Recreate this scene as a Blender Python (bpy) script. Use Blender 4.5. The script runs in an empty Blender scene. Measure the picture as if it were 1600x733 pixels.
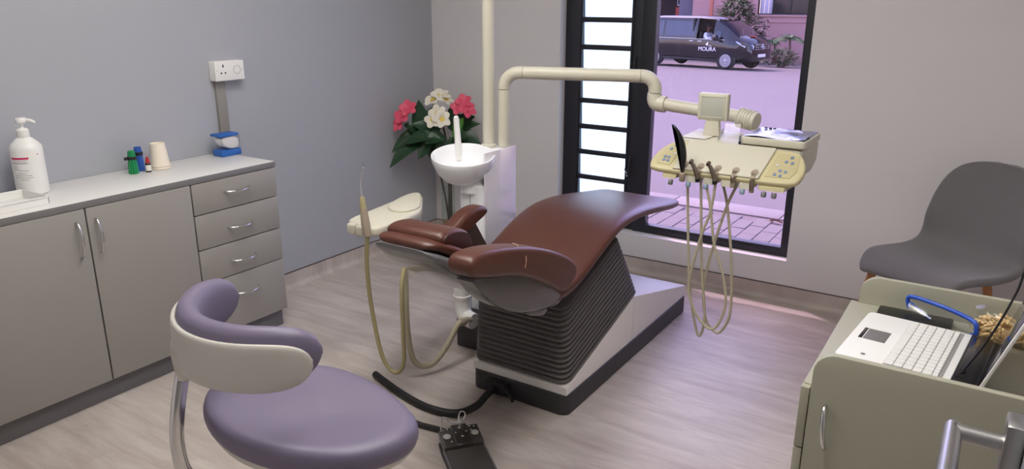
import bpy, bmesh, math, random
from mathutils import Vector, Matrix
random.seed(7)
SC = bpy.context.scene
COL = SC.collection
PI = math.pi

# ---------------------------------------------------------------- camera, sky, sun, exposure
def srgb(c):
    return tuple(((v/255)/12.92 if v/255 <= .04045 else ((v/255+.055)/1.055)**2.4) for v in c)

cam_d = bpy.data.cameras.new('camera')
cam = bpy.data.objects.new('camera', cam_d); COL.objects.link(cam)
_F = Vector((-0.51994792, 0.80155248, -0.29524188))
_R = Vector((0.83838847, 0.54506311, 0.0033137))
_U = Vector((-0.16358157, 0.24580444, 0.95541679))
_m = Matrix((_R, _U, -_F)).transposed().to_4x4(); _m.translation = Vector((3.11374, -3.86170, 1.5))
cam.matrix_world = _m
cam_d.sensor_width = 36.0
cam_d.lens = 36.0*1177.54/1600.0
cam_d.clip_start = 0.02; cam_d.clip_end = 300
SC.camera = cam

SC.view_settings.view_transform = 'Standard'
SC.view_settings.look = 'None'
SC.view_settings.gamma = 1.0
SC.view_settings.use_curve_mapping = False
SC.view_settings.exposure = 0.0
SC.cycles.use_denoising = True
SC.cycles.max_bounces = 10
SC.cycles.diffuse_bounces = 6
SC.cycles.transparent_max_bounces = 16
SC.cycles.sample_clamp_indirect = 6.0

world = bpy.data.worlds.new('sky'); SC.world = world; world.use_nodes = True
_nt = world.node_tree; _bg = _nt.nodes['Background']
_sky = _nt.nodes.new('ShaderNodeTexSky'); _sky.sky_type = 'NISHITA'; _sky.sun_disc = False
_sky.sun_elevation = math.radians(58); _sky.sun_rotation = math.radians(-60)
_sky.air_density = 1.0; _sky.dust_density = 1.5
_nt.links.new(_sky.outputs['Color'], _bg.inputs['Color'])
_bg.inputs['Strength'].default_value = 1.35

SUN_DIR = Vector((0.66, -0.36, -1.0)).normalized()
_sl = bpy.data.lights.new('sun', 'SUN'); _sl.energy = 5.0; _sl.angle = math.radians(0.53); _sl.color = (1.0, .955, .89)
sun = bpy.data.objects.new('sun', _sl); COL.objects.link(sun)
sun.rotation_euler = (-SUN_DIR).to_track_quat('Z', 'Y').to_euler()
sun.location = (-6, 8, 12)

LAMP_POWER = 12.6           # emission of the ceiling light panels
LAMP_COL = (1.0, .965, .915)

# ---------------------------------------------------------------- materials
MATS = {}
def pm(name, col, rough=.5, metal=0., var=0., vscale=6., bump=0., bscale=200., coat=0., spec=.5, alpha=None, sheen=0., trans=0., stretch=(1,1,1)):
    m = bpy.data.materials.new(name); m.use_nodes = True
    nt = m.node_tree; b = nt.nodes['Principled BSDF']
    c = srgb(col) + (1,)
    b.inputs['Base Color'].default_value = c
    b.inputs['Roughness'].default_value = rough
    b.inputs['Metallic'].default_value = metal
    b.inputs['Specular IOR Level'].default_value = spec
    b.inputs['Coat Weight'].default_value = coat
    b.inputs['Coat Roughness'].default_value = .08
    b.inputs['Sheen Weight'].default_value = sheen
    b.inputs['Transmission Weight'].default_value = trans
    if alpha is not None: b.inputs['Alpha'].default_value = alpha
    tc = nt.nodes.new('ShaderNodeTexCoord'); mp = nt.nodes.new('ShaderNodeMapping')
    mp.inputs['Scale'].default_value = stretch
    nt.links.new(tc.outputs['Object'], mp.inputs['Vector'])
    n = nt.nodes.new('ShaderNodeTexNoise'); n.inputs['Scale'].default_value = vscale; n.inputs['Detail'].default_value = 4
    nt.links.new(mp.outputs['Vector'], n.inputs['Vector'])
    mx = nt.nodes.new('ShaderNodeMix'); mx.data_type = 'RGBA'
    v = max(var, .015)
    mx.inputs['A'].default_value = tuple(x*(1-v) for x in c[:3]) + (1,)
    mx.inputs['B'].default_value = tuple(min(1, x*(1+v)) for x in c[:3]) + (1,)
    nt.links.new(n.outputs['Fac'], mx.inputs['Factor'])
    nt.links.new(mx.outputs['Result'], b.inputs['Base Color'])
    if bump:
        n2 = nt.nodes.new('ShaderNodeTexNoise'); n2.inputs['Scale'].default_value = bscale; n2.inputs['Detail'].default_value = 3
        nt.links.new(mp.outputs['Vector'], n2.inputs['Vector'])
        bp = nt.nodes.new('ShaderNodeBump'); bp.inputs['Strength'].default_value = bump; bp.inputs['Distance'].default_value = .002
        nt.links.new(n2.outputs['Fac'], bp.inputs['Height']); nt.links.new(bp.outputs['Normal'], b.inputs['Normal'])
    MATS[name] = m
    return m

def clear(name, tint, refl=.08, rough=.02):
    """thin glass or clear plastic: tinted see-through with a sheen that grows at grazing angles"""
    m = bpy.data.materials.new(name); m.use_nodes = True
    nt = m.node_tree; nt.nodes.clear()
    o = nt.nodes.new('ShaderNodeOutputMaterial'); t = nt.nodes.new('ShaderNodeBsdfTransparent'); g = nt.nodes.new('ShaderNodeBsdfGlossy')
    t.inputs['Color'].default_value = tuple(tint) + (1,); g.inputs['Roughness'].default_value = rough
    lw = nt.nodes.new('ShaderNodeLayerWeight'); lw.inputs['Blend'].default_value = .5
    f = nt.nodes.new('ShaderNodeMath'); f.operation = 'POWER'; f.inputs[1].default_value = 5; nt.links.new(lw.outputs['Facing'], f.inputs[0])
    mu = nt.nodes.new('ShaderNodeMath'); mu.operation = 'MULTIPLY_ADD'; mu.use_clamp = True; mu.inputs[1].default_value = .45; mu.inputs[2].default_value = refl*.5
    x = nt.nodes.new('ShaderNodeMixShader')
    nt.links.new(f.outputs[0], mu.inputs[0]); nt.links.new(mu.outputs[0], x.inputs[0])
    nt.links.new(t.outputs[0], x.inputs[1]); nt.links.new(g.outputs[0], x.inputs[2]); nt.links.new(x.outputs[0], o.inputs[0])
    MATS[name] = m
    return m

def frosted(name, col):
    m = bpy.data.materials.new(name); m.use_nodes = True
    nt = m.node_tree; nt.nodes.clear()
    o = nt.nodes.new('ShaderNodeOutputMaterial'); t = nt.nodes.new('ShaderNodeBsdfTranslucent'); g = nt.nodes.new('ShaderNodeBsdfDiffuse')
    t.inputs['Color'].default_value = tuple(col) + (1,); g.inputs['Color'].default_value = tuple(col) + (1,)
    n = nt.nodes.new('ShaderNodeTexNoise'); n.inputs['Scale'].default_value = 90
    mr = nt.nodes.new('ShaderNodeMapRange'); mr.inputs[3].default_value = .08; mr.inputs[4].default_value = .14
    x = nt.nodes.new('ShaderNodeMixShader')
    nt.links.new(n.outputs['Fac'], mr.inputs[0]); nt.links.new(mr.outputs[0], x.inputs[0])
    nt.links.new(t.outputs[0], x.inputs[1]); nt.links.new(g.outputs[0], x.inputs[2]); nt.links.new(x.outputs[0], o.inputs[0])
    MATS[name] = m
    return m

def lamp_mat(name, col, power):
    m = bpy.data.materials.new(name); m.use_nodes = True
    nt = m.node_tree; nt.nodes.clear()
    o = nt.nodes.new('ShaderNodeOutputMaterial'); e = nt.nodes.new('ShaderNodeEmission')
    e.inputs['Color'].default_value = tuple(col) + (1,); e.inputs['Strength'].default_value = power
    nt.links.new(e.outputs[0], o.inputs[0]); MATS[name] = m
    return m

def floor_mat(name, base, light, dark, axis=0):
    """pale limed oak vinyl: planks running along X, stretched grain and faint joints"""
    m = bpy.data.materials.new(name); m.use_nodes = True
    nt = m.node_tree; b = nt.nodes['Principled BSDF']; L = nt.links.new
    tc = nt.nodes.new('ShaderNodeTexCoord')
    br = nt.nodes.new('ShaderNodeTexBrick')
    br.offset = .37; br.inputs['Scale'].default_value = 1; br.inputs['Mortar Size'].default_value = .0012
    br.inputs['Brick Width'].default_value = 1.22; br.inputs['Row Height'].default_value = .184
    br.inputs['Color1'].default_value = (.35, .35, .35, 1); br.inputs['Color2'].default_value = (.75, .75, .75, 1); br.inputs['Mortar'].default_value = (.3, .3, .3, 1)
    L(tc.outputs['Object'], br.inputs['Vector'])
    def noise(sc, stretch, det):
        mp = nt.nodes.new('ShaderNodeMapping'); mp.inputs['Scale'].default_value = stretch
        L(tc.outputs['Object'], mp.inputs['Vector'])
        n = nt.nodes.new('ShaderNodeTexNoise'); n.inputs['Scale'].default_value = sc; n.inputs['Detail'].default_value = det; n.inputs['Roughness'].default_value = .6
        n.inputs['Distortion'].default_value = .6
        L(mp.outputs['Vector'], n.inputs['Vector']); return n
    n1 = noise(2.6, (1.1, 6, 1), 8); n2 = noise(8, (1, 11, 1), 5); n3 = noise(1.1, (1, 2.2, 1), 3)
    def mix(kind, fac, a, bb):
        x = nt.nodes.new('ShaderNodeMix'); x.data_type = 'RGBA'; x.blend_type = kind
        if isinstance(fac, float): x.inputs['Factor'].default_value = fac
        else: L(fac, x.inputs['Factor'])
        for s, k in ((a, 'A'), (bb, 'B')):
            if isinstance(s, tuple): x.inputs[k].default_value = s
            else: L(s, x.inputs[k])
        return x.outputs['Result']
    r1 = nt.nodes.new('ShaderNodeValToRGB'); L(n1.outputs['Fac'], r1.inputs[0])
    r1.color_ramp.elements[0].position = .28; r1.color_ramp.elements[0].color = srgb(dark) + (1,)
    r1.color_ramp.elements[1].position = .62; r1.color_ramp.elements[1].color = srgb(base) + (1,)
    e = r1.color_ramp.elements.new(.8); e.color = srgb(light) + (1,)
    c = mix('SOFT_LIGHT', .18, r1.outputs[0], n2.outputs['Fac'])
    c = mix('SOFT_LIGHT', .25, c, br.outputs['Color'])
    c = mix('SOFT_LIGHT', .30, c, n3.outputs['Fac'])
    L(c, b.inputs['Base Color'])
    b.inputs['Roughness'].default_value = .42; b.inputs['Specular IOR Level'].default_value = .35
    bp = nt.nodes.new('ShaderNodeBump'); bp.inputs['Strength'].default_value = .08; bp.inputs['Distance'].default_value = .001
    L(n2.outputs['Fac'], bp.inputs['Height']); L(bp.outputs['Normal'], b.inputs['Normal'])
    MATS[name] = m
    return m

floor_mat('vinyl_oak', (196, 186, 178), (206, 198, 190), (168, 156, 148))
pm('paint_grey', (170, 172, 178), .55, var=.02, vscale=1.5, bump=.05, bscale=120)
pm('paint_white', (216, 213, 213), .6, var=.015, vscale=2, bump=.05, bscale=120)
pm('ceiling_white', (236, 235, 232), .8)
pm('skirt_line', (80, 70, 66), .7)
pm('frame_black', (34, 35, 42), .42, bump=.05, bscale=500)
clear('tinted_glass', (.78, .665, .775), .06)
frosted('frosted_glass', (.93, .95, .97))
pm('unit_grey', (152, 148, 142), .45, var=.01)
pm('unit_edge', (120, 118, 118), .5)
pm('worktop_white', (226, 224, 220), .35, var=.01)
pm('plinth_grey', (112, 110, 112), .5)
pm('chrome', (215, 215, 215), .22, metal=1.)
pm('steel', (190, 188, 186), .32, metal=1., bump=.06, bscale=300, stretch=(1, 1, 20))
pm('white_plastic', (235, 234, 230), .35)
pm('cream_plastic', (206, 202, 184), .38, var=.01)
pm('yellowed_plastic', (200, 191, 150), .42, var=.02)
pm('pure_white', (242, 243, 246), .18, coat=.4)
pm('lilac_gloss', (226, 222, 226), .12, coat=.8)
pm('leather_brown', (84, 44, 31), .38, var=.06, vscale=9, bump=.08, bscale=420, spec=.65)
pm('leather_dark', (66, 36, 34), .45, bump=.14, bscale=420)
pm('thread', (206, 170, 140), .6)
pm('shell_grey', (76, 73, 71), .2, coat=.5)
pm('shell_dark', (58, 55, 53), .16, coat=.6)
pm('shell_edge', (112, 112, 114), .3)
pm('rubber_pleat', (92, 87, 86), .6, bump=.05, bscale=300)
pm('rubber_black', (30, 29, 30), .5)
pm('base_dark', (52, 50, 54), .5, bump=.05, bscale=300)
pm('base_white', (228, 224, 220), .3)
pm('vinyl_purple', (112, 103, 126), .48, var=.04, vscale=5, bump=.06, bscale=350, spec=.6)
pm('stool_cream', (198, 195, 186), .4)
pm('stool_dark', (70, 70, 72), .45)
pm('hose_beige', (178, 170, 146), .5)
pm('hose_brown', (160, 146, 128), .5)
pm('hose_olive', (168, 158, 118), .5)
pm('metal_handpiece', (150, 138, 126), .3, metal=.9)
pm('black_plastic', (22, 22, 23), .28)
pm('button_blue', (120, 138, 165), .4)
pm('button_pale', (196, 200, 190), .4)
pm('panel_yellow', (192, 182, 140), .45)
pm('screen_pale', (182, 184, 172), .25)
pm('knob_blue', (140, 160, 178), .4)
pm('knob_grey', (120, 118, 120), .4)
pm('foil', (150, 150, 160), .25, metal=1., bump=.4, bscale=40)
clear('clear_plastic', (.96, .96, .965), .06, .12)
clear('visor_plastic', (.90, .91, .93), .14, .12)
clear('clear_glass', (.92, .95, .94), .10)
pm('fabric_grey', (112, 109, 110), .9, var=.14, vscale=260, bump=.35, bscale=700, sheen=.25)
pm('wood_leg', (176, 122, 70), .5, var=.12, vscale=30, stretch=(6, 6, .6))
pm('cart_cream', (166, 164, 146), .45, var=.01)
pm('cart_edge', (196, 196, 184), .4)
pm('laptop_white', (232, 231, 228), .35)
pm('key_white', (224, 223, 219), .45)
pm('key_gap', (150, 148, 146), .6)
pm('touch_grey', (116, 112, 112), .4)
pm('screen_black', (14, 14, 16), .12, coat=.5)
pm('blue_plastic', (40, 84, 190), .3)
pm('blue_box', (38, 98, 176), .4)
pm('tissue', (238, 236, 232), .9, bump=.4, bscale=60)
pm('green_stick', (20, 140, 82), .4)
pm('blue_stick', (52, 96, 180), .4)
pm('band_black', (26, 26, 32), .5)
pm('red_cap', (176, 40, 40), .4)
pm('amber_dark', (40, 30, 30), .2)
pm('paper_cream', (236, 226, 208), .7)
pm('label_pink', (200, 32, 92), .5)
pm('label_grey', (168, 166, 170), .6)
pm('trunk_grey', (140, 137, 130), .5)
pm('hole_dark', (40, 38, 36), .6)
pm('leaf_green', (36, 68, 40), .4, var=.25, vscale=12)
pm('leaf_bright', (78, 132, 48), .45, var=.2, vscale=12)
pm('stem_brown', (62, 52, 40), .6)
pm('petal_pink', (226, 84, 112), .5, var=.15, vscale=40)
pm('petal_white', (240, 234, 216), .5, var=.05, vscale=40)
pm('petal_yellow', (236, 206, 96), .5)
pm('pebble', (176, 132, 100), .6, var=.3, vscale=60)
pm('tan_strand', (226, 198, 146), .55, var=.2, vscale=30)
pm('red_cloth', (150, 40, 34), .8)
pm('door_paint', (150, 152, 158), .5)
pm('van_paint', (13, 12, 18), .14, coat=.4)
pm('van_trim', (24, 24, 26), .5)
pm('van_glass', (22, 30, 48), .05, coat=1.)
clear('van_windscreen', (.30, .33, .40), .30)
pm('tyre', (24, 24, 25), .8)
pm('rim', (176, 178, 186), .3, metal=.8)
pm('lamp_lens', (205, 210, 222), .1, coat=1.)
pm('plate_white', (226, 222, 214), .5)
pm('logo_white', (240, 240, 240), .5)
pm('skin', (98, 62, 46), .55)
pm('shirt_white', (226, 228, 236), .8)
pm('hair_black', (20, 17, 16), .7)
pm('asphalt', (104, 98, 97), .9, var=.10, vscale=3, bump=.4, bscale=90, stretch=(.35, 1.4, 1))
pm('paver_grey', (114, 108, 107), .9, var=.07, vscale=9, bump=.3, bscale=90)
pm('joint_sand', (112, 102, 100), .95)
pm('kerb_pale', (132, 125, 122), .9, var=.05, vscale=4, bump=.3, bscale=60)
pm('wall_pink', (176, 136, 132), .85, var=.05, vscale=1.2, bump=.2, bscale=30)
pm('brick_orange', (190, 112, 92), .85)
pm('dark_opening', (52, 36, 40), .8)
pm('shade_cloth', (96, 92, 104), .8)
pm('win_dark', (30, 28, 36), .12)
pm('curtain', (190, 184, 196), .8)
pm('bush_green', (62, 84, 50), .6, var=.3, vscale=4)
pm('palm_green', (56, 96, 52), .6, var=.25, vscale=5)
pm('plum_leaf', (58, 40, 46), .6, var=.2, vscale=8)
pm('trunk_brown', (104, 84, 72), .8, bump=.4, bscale=40)
pm('dry_leaf', (140, 82, 52), .8)
pm('sun_blocker_white', (214, 210, 206), .7)
pm('red_sign', (172, 60, 48), .6)
lamp_mat('panel_light', LAMP_COL, LAMP_POWER)

# ---------------------------------------------------------------- mesh helpers
class MB:
    def __init__(s): s.v = []; s.f = []
    def add(s, vs, fs):
        o = len(s.v); s.v += [tuple(v) for v in vs]; s.f += [tuple(i+o for i in f) for f in fs]; return s
    def xf(s, M):
        s.v = [tuple(M @ Vector(v)) for v in s.v]; return s

_boxc = {}
def rbox(mb, lo, hi, r=.004, seg=2):
    """box with rounded edges"""
    lo = Vector(lo); hi = Vector(hi)
    lo, hi = Vector(map(min, lo, hi)), Vector(map(max, lo, hi))
    d = hi-lo; r = min(r, min(d)*.49)
    bm = bmesh.new(); bmesh.ops.create_cube(bm, size=1)
    for v in bm.verts: v.co = Vector((lo[i] + (v.co[i]+.5)*d[i] for i in range(3)))
    if r > 1e-5: bmesh.ops.bevel(bm, geom=list(bm.edges), offset=r, segments=seg, profile=.5, affect='EDGES')
    bm.verts.index_update()
    mb.add([v.co[:] for v in bm.verts], [[v.index for v in f.verts] for f in bm.faces]); bm.free()
    return mb

def frame_from(t):
    t = t.normalized(); a = Vector((0, 0, 1)) if abs(t.z) < .9 else Vector((1, 0, 0))
    u = t.cross(a).normalized(); return u, t.cross(u).normalized()

def spline(pts, n=8, closed=False):
    P = [Vector(p) for p in pts]; out = []; N = len(P)
    rng = N if closed else N-1
    for i in range(rng):
        if closed: a, b, c, d = P[(i-1) % N], P[i], P[(i+1) % N], P[(i+2) % N]
        else: a, b, c, d = P[max(i-1, 0)], P[i], P[i+1], P[min(i+2, N-1)]
        for k in range(n):
            t = k/n
            out.append(.5*((2*b)+(-a+c)*t+(2*a-5*b+4*c-d)*t*t+(-a+3*b-3*c+d)*t**3))
    if not closed: out.append(P[-1])
    return out

def tube(mb, pts, r, seg=10, n=0, caps=True, flat=1.0):
    P = spline(pts, n) if n else [Vector(p) for p in pts]
    N = len(P); R_ = r if isinstance(r, (list, tuple)) else None
    u = None; vs = []
    for i, p in enumerate(P):
        t = (P[min(i+1, N-1)]-P[max(i-1, 0)]).normalized()
        if u is None: u, w = frame_from(t)
        else:
            u = (u - t*u.dot(t))
            u = u.normalized() if u.length > 1e-6 else frame_from(t)[0]
            w = t.cross(u)
        if R_:
            x = i/(N-1)*(len(R_)-1); k = min(int(x), len(R_)-2); rr = R_[k]*(1-(x-k))+R_[k+1]*(x-k)
        else: rr = r
        for j in range(seg):
            a = 2*PI*j/seg; vs.append(p+u*math.cos(a)*rr+w*math.sin(a)*rr*flat)
    fs = [(i*seg+j, i*seg+(j+1) % seg, (i+1)*seg+(j+1) % seg, (i+1)*seg+j) for i in range(N-1) for j in range(seg)]
    if caps: fs += [tuple(reversed(range(seg))), tuple(range((N-1)*seg, N*seg))]
    return mb.add(vs, fs)

def lathe(mb, prof, seg=24, c=(0, 0, 0), axis=(0, 0, 1), sx=1., sy=1.):
    A = Vector(axis).normalized(); u, w = frame_from(A); c = Vector(c); vs = []
    if abs(A.z) > .999: u, w = Vector((1, 0, 0)), Vector((0, 1, 0))*(1 if A.z > 0 else -1)
    for (r, h) in prof:
        for j in range(seg):
            a = 2*PI*j/seg; vs.append(c+A*h+u*math.cos(a)*r*sx+w*math.sin(a)*r*sy)
    n = len(prof)
    fs = [(i*seg+j, i*seg+(j+1) % seg, (i+1)*seg+(j+1) % seg, (i+1)*seg+j) for i in range(n-1) for j in range(seg)]
    if prof[0][0] > 1e-6: fs.append(tuple(reversed(range(seg))))
    if prof[-1][0] > 1e-6: fs.append(tuple(range((n-1)*seg, n*seg)))
    return mb.add(vs, fs)

def loft(mb, rings, cap=True, closed=False):
    s = len(rings[0]); vs = [p for r in rings for p in r]; n = len(rings)
    fs = []
    for i in range(n if closed else n-1):
        k = (i+1) % n
        fs += [(i*s+j, i*s+(j+1) % s, k*s+(j+1) % s, k*s+j) for j in range(s)]
    if cap and not closed: fs += [tuple(reversed(range(s))), tuple(range((n-1)*s, n*s))]
    return mb.add(vs, fs)

def area2(p): return sum(p[i][0]*p[(i+1) % len(p)][1]-p[(i+1) % len(p)][0]*p[i][1] for i in range(len(p)))/2
def inset2(p, d):
    n = len(p); out = []
    for i in range(n):
        a, b, c = Vector(p[i-1]), Vector(p[i]), Vector(p[(i+1) % n])
        e1 = (b-a); e2 = (c-b)
        e1 = e1.normalized() if e1.length > 1e-9 else e2.normalized(); e2 = e2.normalized() if e2.length > 1e-9 else e1
        n1 = Vector((-e1.y, e1.x)); n2 = Vector((-e2.y, e2.x)); m = (n1+n2)
        m = m.normalized() if m.length > 1e-6 else n1
        k = d/max(.5, m.dot(n1)); out.append((b.x+m.x*k, b.y+m.y*k))
    return out
def chaikin(p, it=2):
    for _ in range(it):
        q = []
        for i in range(len(p)):
            a, b = p[i], p[(i+1) % len(p)]
            q += [(a[0]*.75+b[0]*.25, a[1]*.75+b[1]*.25), (a[0]*.25+b[0]*.75, a[1]*.25+b[1]*.75)]
        p = q
    return p
AX = {'x': lambda h, a, b: (h, a, b), 'y': lambda h, a, b: (a, h, b), 'z': lambda h, a, b: (a, b, h)}
def prism(mb, poly, axis, h0, h1, r=0., n=3, smooth=0):
    """outline extruded along an axis, with rounded rims"""
    p = [tuple(q) for q in poly]
    if smooth: p = chaikin(p, smooth)
    if area2(p) < 0: p = p[::-1]
    if h0 > h1: h0, h1 = h1, h0
    r = min(r, (h1-h0)*.5); f = AX[axis]; rings = []
    st = [0] if r <= 0 else [PI/2*k/n for k in range(n+1)]
    for a in st:
        q = inset2(p, r*(1-math.sin(a))) if r > 0 else p
        rings.append([f(h0+r*(1-math.cos(a)) if r > 0 else h0, *t) for t in q])
    for a in reversed(st):
        q = inset2(p, r*(1-math.sin(a))) if r > 0 else p
        rings.append([f(h1-r*(1-math.cos(a)) if r > 0 else h1, *t) for t in q])
    return loft(mb, rings)

def ring_se(hw, hh, e=.5, seg=28, e2=None):
    e2 = e2 or e; o = []
    for j in range(seg):
        a = 2*PI*j/seg; c, s = math.cos(a), math.sin(a)
        o.append((math.copysign(abs(c)**e, c)*hw, math.copysign(abs(s)**e2, s)*hh))
    return o

def rrect(w, h, r, n=4, c=(0, 0)):
    o = []
    for (sx, sy, a0) in ((1, 1, 0), (-1, 1, 90), (-1, -1, 180), (1, -1, 270)):
        for k in range(n+1):
            a = math.radians(a0+90*k/n)
            o.append((c[0]+sx*(w/2-r)+math.cos(a)*r, c[1]+sy*(h/2-r)+math.sin(a)*r))
    return o

# ---------------------------------------------------------------- object helpers
WM = {}
def tag(o, label=None, cat=None, group=None, kind=None):
    if label: o['label'] = label
    if cat: o['category'] = cat
    if group: o['group'] = group
    if kind: o['kind'] = kind
    return o
def thing(name, label, cat, loc=(0, 0, 0), rz=0., group=None, kind=None):
    o = bpy.data.objects.new(name, None); COL.objects.link(o)
    o.empty_display_size = .1; o.location = loc; o.rotation_euler = (0, 0, rz)
    WM[o] = Matrix.Translation(Vector(loc)) @ Matrix.Rotation(rz, 4, 'Z')
    return tag(o, label, cat, group, kind)
def obj(name, mb, mat, parent=None, local=False, ang=38, origin=None, label=None):
    """one mesh object; vertices are given in world coordinates unless local"""
    me = bpy.data.meshes.new(name); me.from_pydata(mb.v, [], mb.f)
    bm = bmesh.new(); bm.from_mesh(me); bmesh.ops.recalc_face_normals(bm, faces=list(bm.faces)); bm.to_mesh(me); bm.free()
    me.polygons.foreach_set('use_smooth', [True]*len(me.polygons))
    me.set_sharp_from_angle(angle=math.radians(ang))
    me.materials.append(MATS[mat])
    o = bpy.data.objects.new(name, me); COL.objects.link(o)
    if parent is not None:
        o.parent = parent
        if not local: me.transform(WM[parent].inverted())
        WM[o] = WM[parent]
    else:
        if origin is None:
            xs = [v[0] for v in mb.v]; ys = [v[1] for v in mb.v]; zs = [v[2] for v in mb.v]
            origin = ((min(xs)+max(xs))/2, (min(ys)+max(ys))/2, min(zs))
        if not local: me.transform(Matrix.Translation(-Vector(origin)))
        o.location = origin; WM[o] = Matrix.Translation(Vector(origin))
    if label: o['label'] = label
    return o
def dup(root, loc=None, rz=None, label=None):
    r = root.copy(); COL.objects.link(r)
    if loc is not None: r.location = loc
    if rz is not None: r.rotation_euler = (0, 0, rz)
    if label: r['label'] = label
    WM[r] = Matrix.Translation(r.location) @ Matrix.Rotation(r.rotation_euler[2], 4, 'Z')
    for ch in list(root.children):
        c = ch.copy(); COL.objects.link(c); c.parent = r
        for g in list(ch.children):
            d = g.copy(); COL.objects.link(d); d.parent = c
    return r
def B(lo, hi, r=.004, seg=2): return rbox(MB(), lo, hi, r, seg)
# ================================================================ THE ROOM
XR, YF, ZC = 3.85, -4.02, 2.6
def struct(name, mb, mat, **k): return tag(obj(name, mb, mat, **k), kind='structure')

struct('floor', B((-.2, -5.4, -.12), (XR+.2, .0, 0), 0), 'vinyl_oak')
struct('ceiling', B((-.2, -5.4, ZC), (XR+.2, .30, ZC+.12), 0), 'ceiling_white')
struct('wall_left', B((-.2, -5.4, -.12), (0, .30, ZC), 0), 'paint_grey')
struct('wall_right', B((XR, -5.4, -.12), (XR+.2, .30, ZC), 0), 'paint_white')
WL, WR, WB, WT = .932, 2.299, .222, 2.25
mb = MB()
rbox(mb, (0, 0, -.5), (WL, .26, ZC), 0); rbox(mb, (WR, 0, -.5), (XR, .26, ZC), 0)
rbox(mb, (WL, 0, -.5), (WR, .26, WB), 0); rbox(mb, (WL, 0, WT), (WR, .26, ZC), 0)
struct('wall_back', mb, 'paint_white')
mb = MB()   # wall behind the photographer, with the doorway
rbox(mb, (0, YF-.1, 0), (2.30, YF, ZC), 0); rbox(mb, (3.22, YF-.1, 0), (XR, YF, ZC), 0); rbox(mb, (2.30, YF-.1, 2.06), (3.22, YF, ZC), 0)
struct('wall_front', mb, 'paint_white')
struct('wall_corridor', B((-.2, -5.6, -.12), (XR+.2, -5.4, ZC), 0), 'paint_white')

def cove(n=6):   # coved skirting profile: (distance from wall, height)
    r = .030; p = [(0, .0005), (r+.004, .0005)]
    p += [(r+.004-math.sin(a)*r, r-math.cos(a)*r+.001) for a in [PI/2*k/n for k in range(1, n+1)]]
    return p+[(.004, .086), (0, .086)]
pr = cove()
bl = struct('baseboard_left', loft(MB(), [[(d, y, z) for d, z in pr] for y in (-4.0, -.004)]), 'vinyl_oak')
obj('capping_line', B((0, -4.0, .0855), (.0055, -.004, .0895), 0), 'skirt_line', bl)
bb = struct('baseboard_back', loft(MB(), [[(x, -d, z) for d, z in pr] for x in (.004, XR)]), 'vinyl_oak')
obj('capping_line', B((.004, -.0055, .0855), (XR, 0, .0895), 0), 'skirt_line', bb)

# ---- window: louvred light on the left, fixed tinted pane on the right
FY0, FY1 = .062, .115
w1 = thing('window_1', None, None, (1.615, .09, WB), kind='structure')
w1['label'] = 'black framed window with frosted louvres beside a tall tinted pane'
mb = MB()
rbox(mb, (WL, FY0, WB), (WL+.094, FY1, WT), .004); rbox(mb, (1.345, FY0+.012, WB), (1.400, FY1, WT), .004)
rbox(mb, (1.402, FY0, WB), (1.4825, FY1, WT), .004); rbox(mb, (2.248, FY0, WB), (WR, FY1, WT), .004)
rbox(mb, (1.02, FY0, WB), (1.35, FY1, WB+.048), .004); rbox(mb, (1.48, FY0, WB), (2.25, FY1, WB+.048), .004)
rbox(mb, (1.02, FY0, WT-.05), (1.35, FY1, WT), .004); rbox(mb, (1.48, FY0, WT-.05), (2.25, FY1, WT), .004)
obj('window_frame', mb, 'frame_black', w1)
mb = MB()
rbox(mb, (1.026, FY0+.006, WB+.045), (1.036, FY1-.004, WT-.05), .001); rbox(mb, (1.337, FY0+.006, WB+.045), (1.347, FY1-.004, WT-.05), .001)
obj('louvre_channel', mb, 'frame_black', w1)
obj('pane', B((1.480, .084, WB+.046), (2.250, .090, WT-.048), 0), 'tinted_glass', w1)
bars = [.352+.1505*i for i in range(13)]
blade_proto = bar_proto = None
zs = [WB+.048]+bars
for i, z in enumerate(bars):
    if z > WT-.06: break
    # a blade fills the gap below this bar, tilted so its foot leans outward
    zb = zs[i]
    mb = MB(); a, b = zb-.006, z+.006
    mb.add([(1.034, .098, a), (1.339, .098, a), (1.339, .103, a), (1.034, .103, a), (1.034, .086, b), (1.339, .086, b), (1.339, .091, b), (1.034, .091, b)],
           [(0, 1, 2, 3), (4, 7, 6, 5), (0, 4, 5, 1), (1, 5, 6, 2), (2, 6, 7, 3), (3, 7, 4, 0)])
    obj('louvre_blade', mb, 'frosted_glass', w1)
    obj('louvre_bar', B((1.030, .068, z-.0145), (1.343, .084, z+.0145), .004), 'frame_black', w1)
    for sx in (1.036, 1.333):
        pass
mb = MB(); a, b = zs[len(bars)-1]-.006, WT-.045
obj('louvre_blade', B((1.034, .090, 2.155), (1.339, .095, WT-.045), 0), 'frosted_glass', w1)
for z0 in (1.12, .565):      # louvre levers
    h = tube(MB(), [(1.372, .070, z0+.09), (1.374, .048, z0+.07), (1.372, .046, z0+.01), (1.360, .046, z0-.01)], .006, 8, 4)
    obj('lever', h, 'frame_black', w1)
    obj('lever_clip', tube(MB(), [(1.338, .060, z0+.016), (1.356, .052, z0-.002), (1.360, .052, z0-.022)], .004, 8, 3), 'steel', w1)

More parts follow.
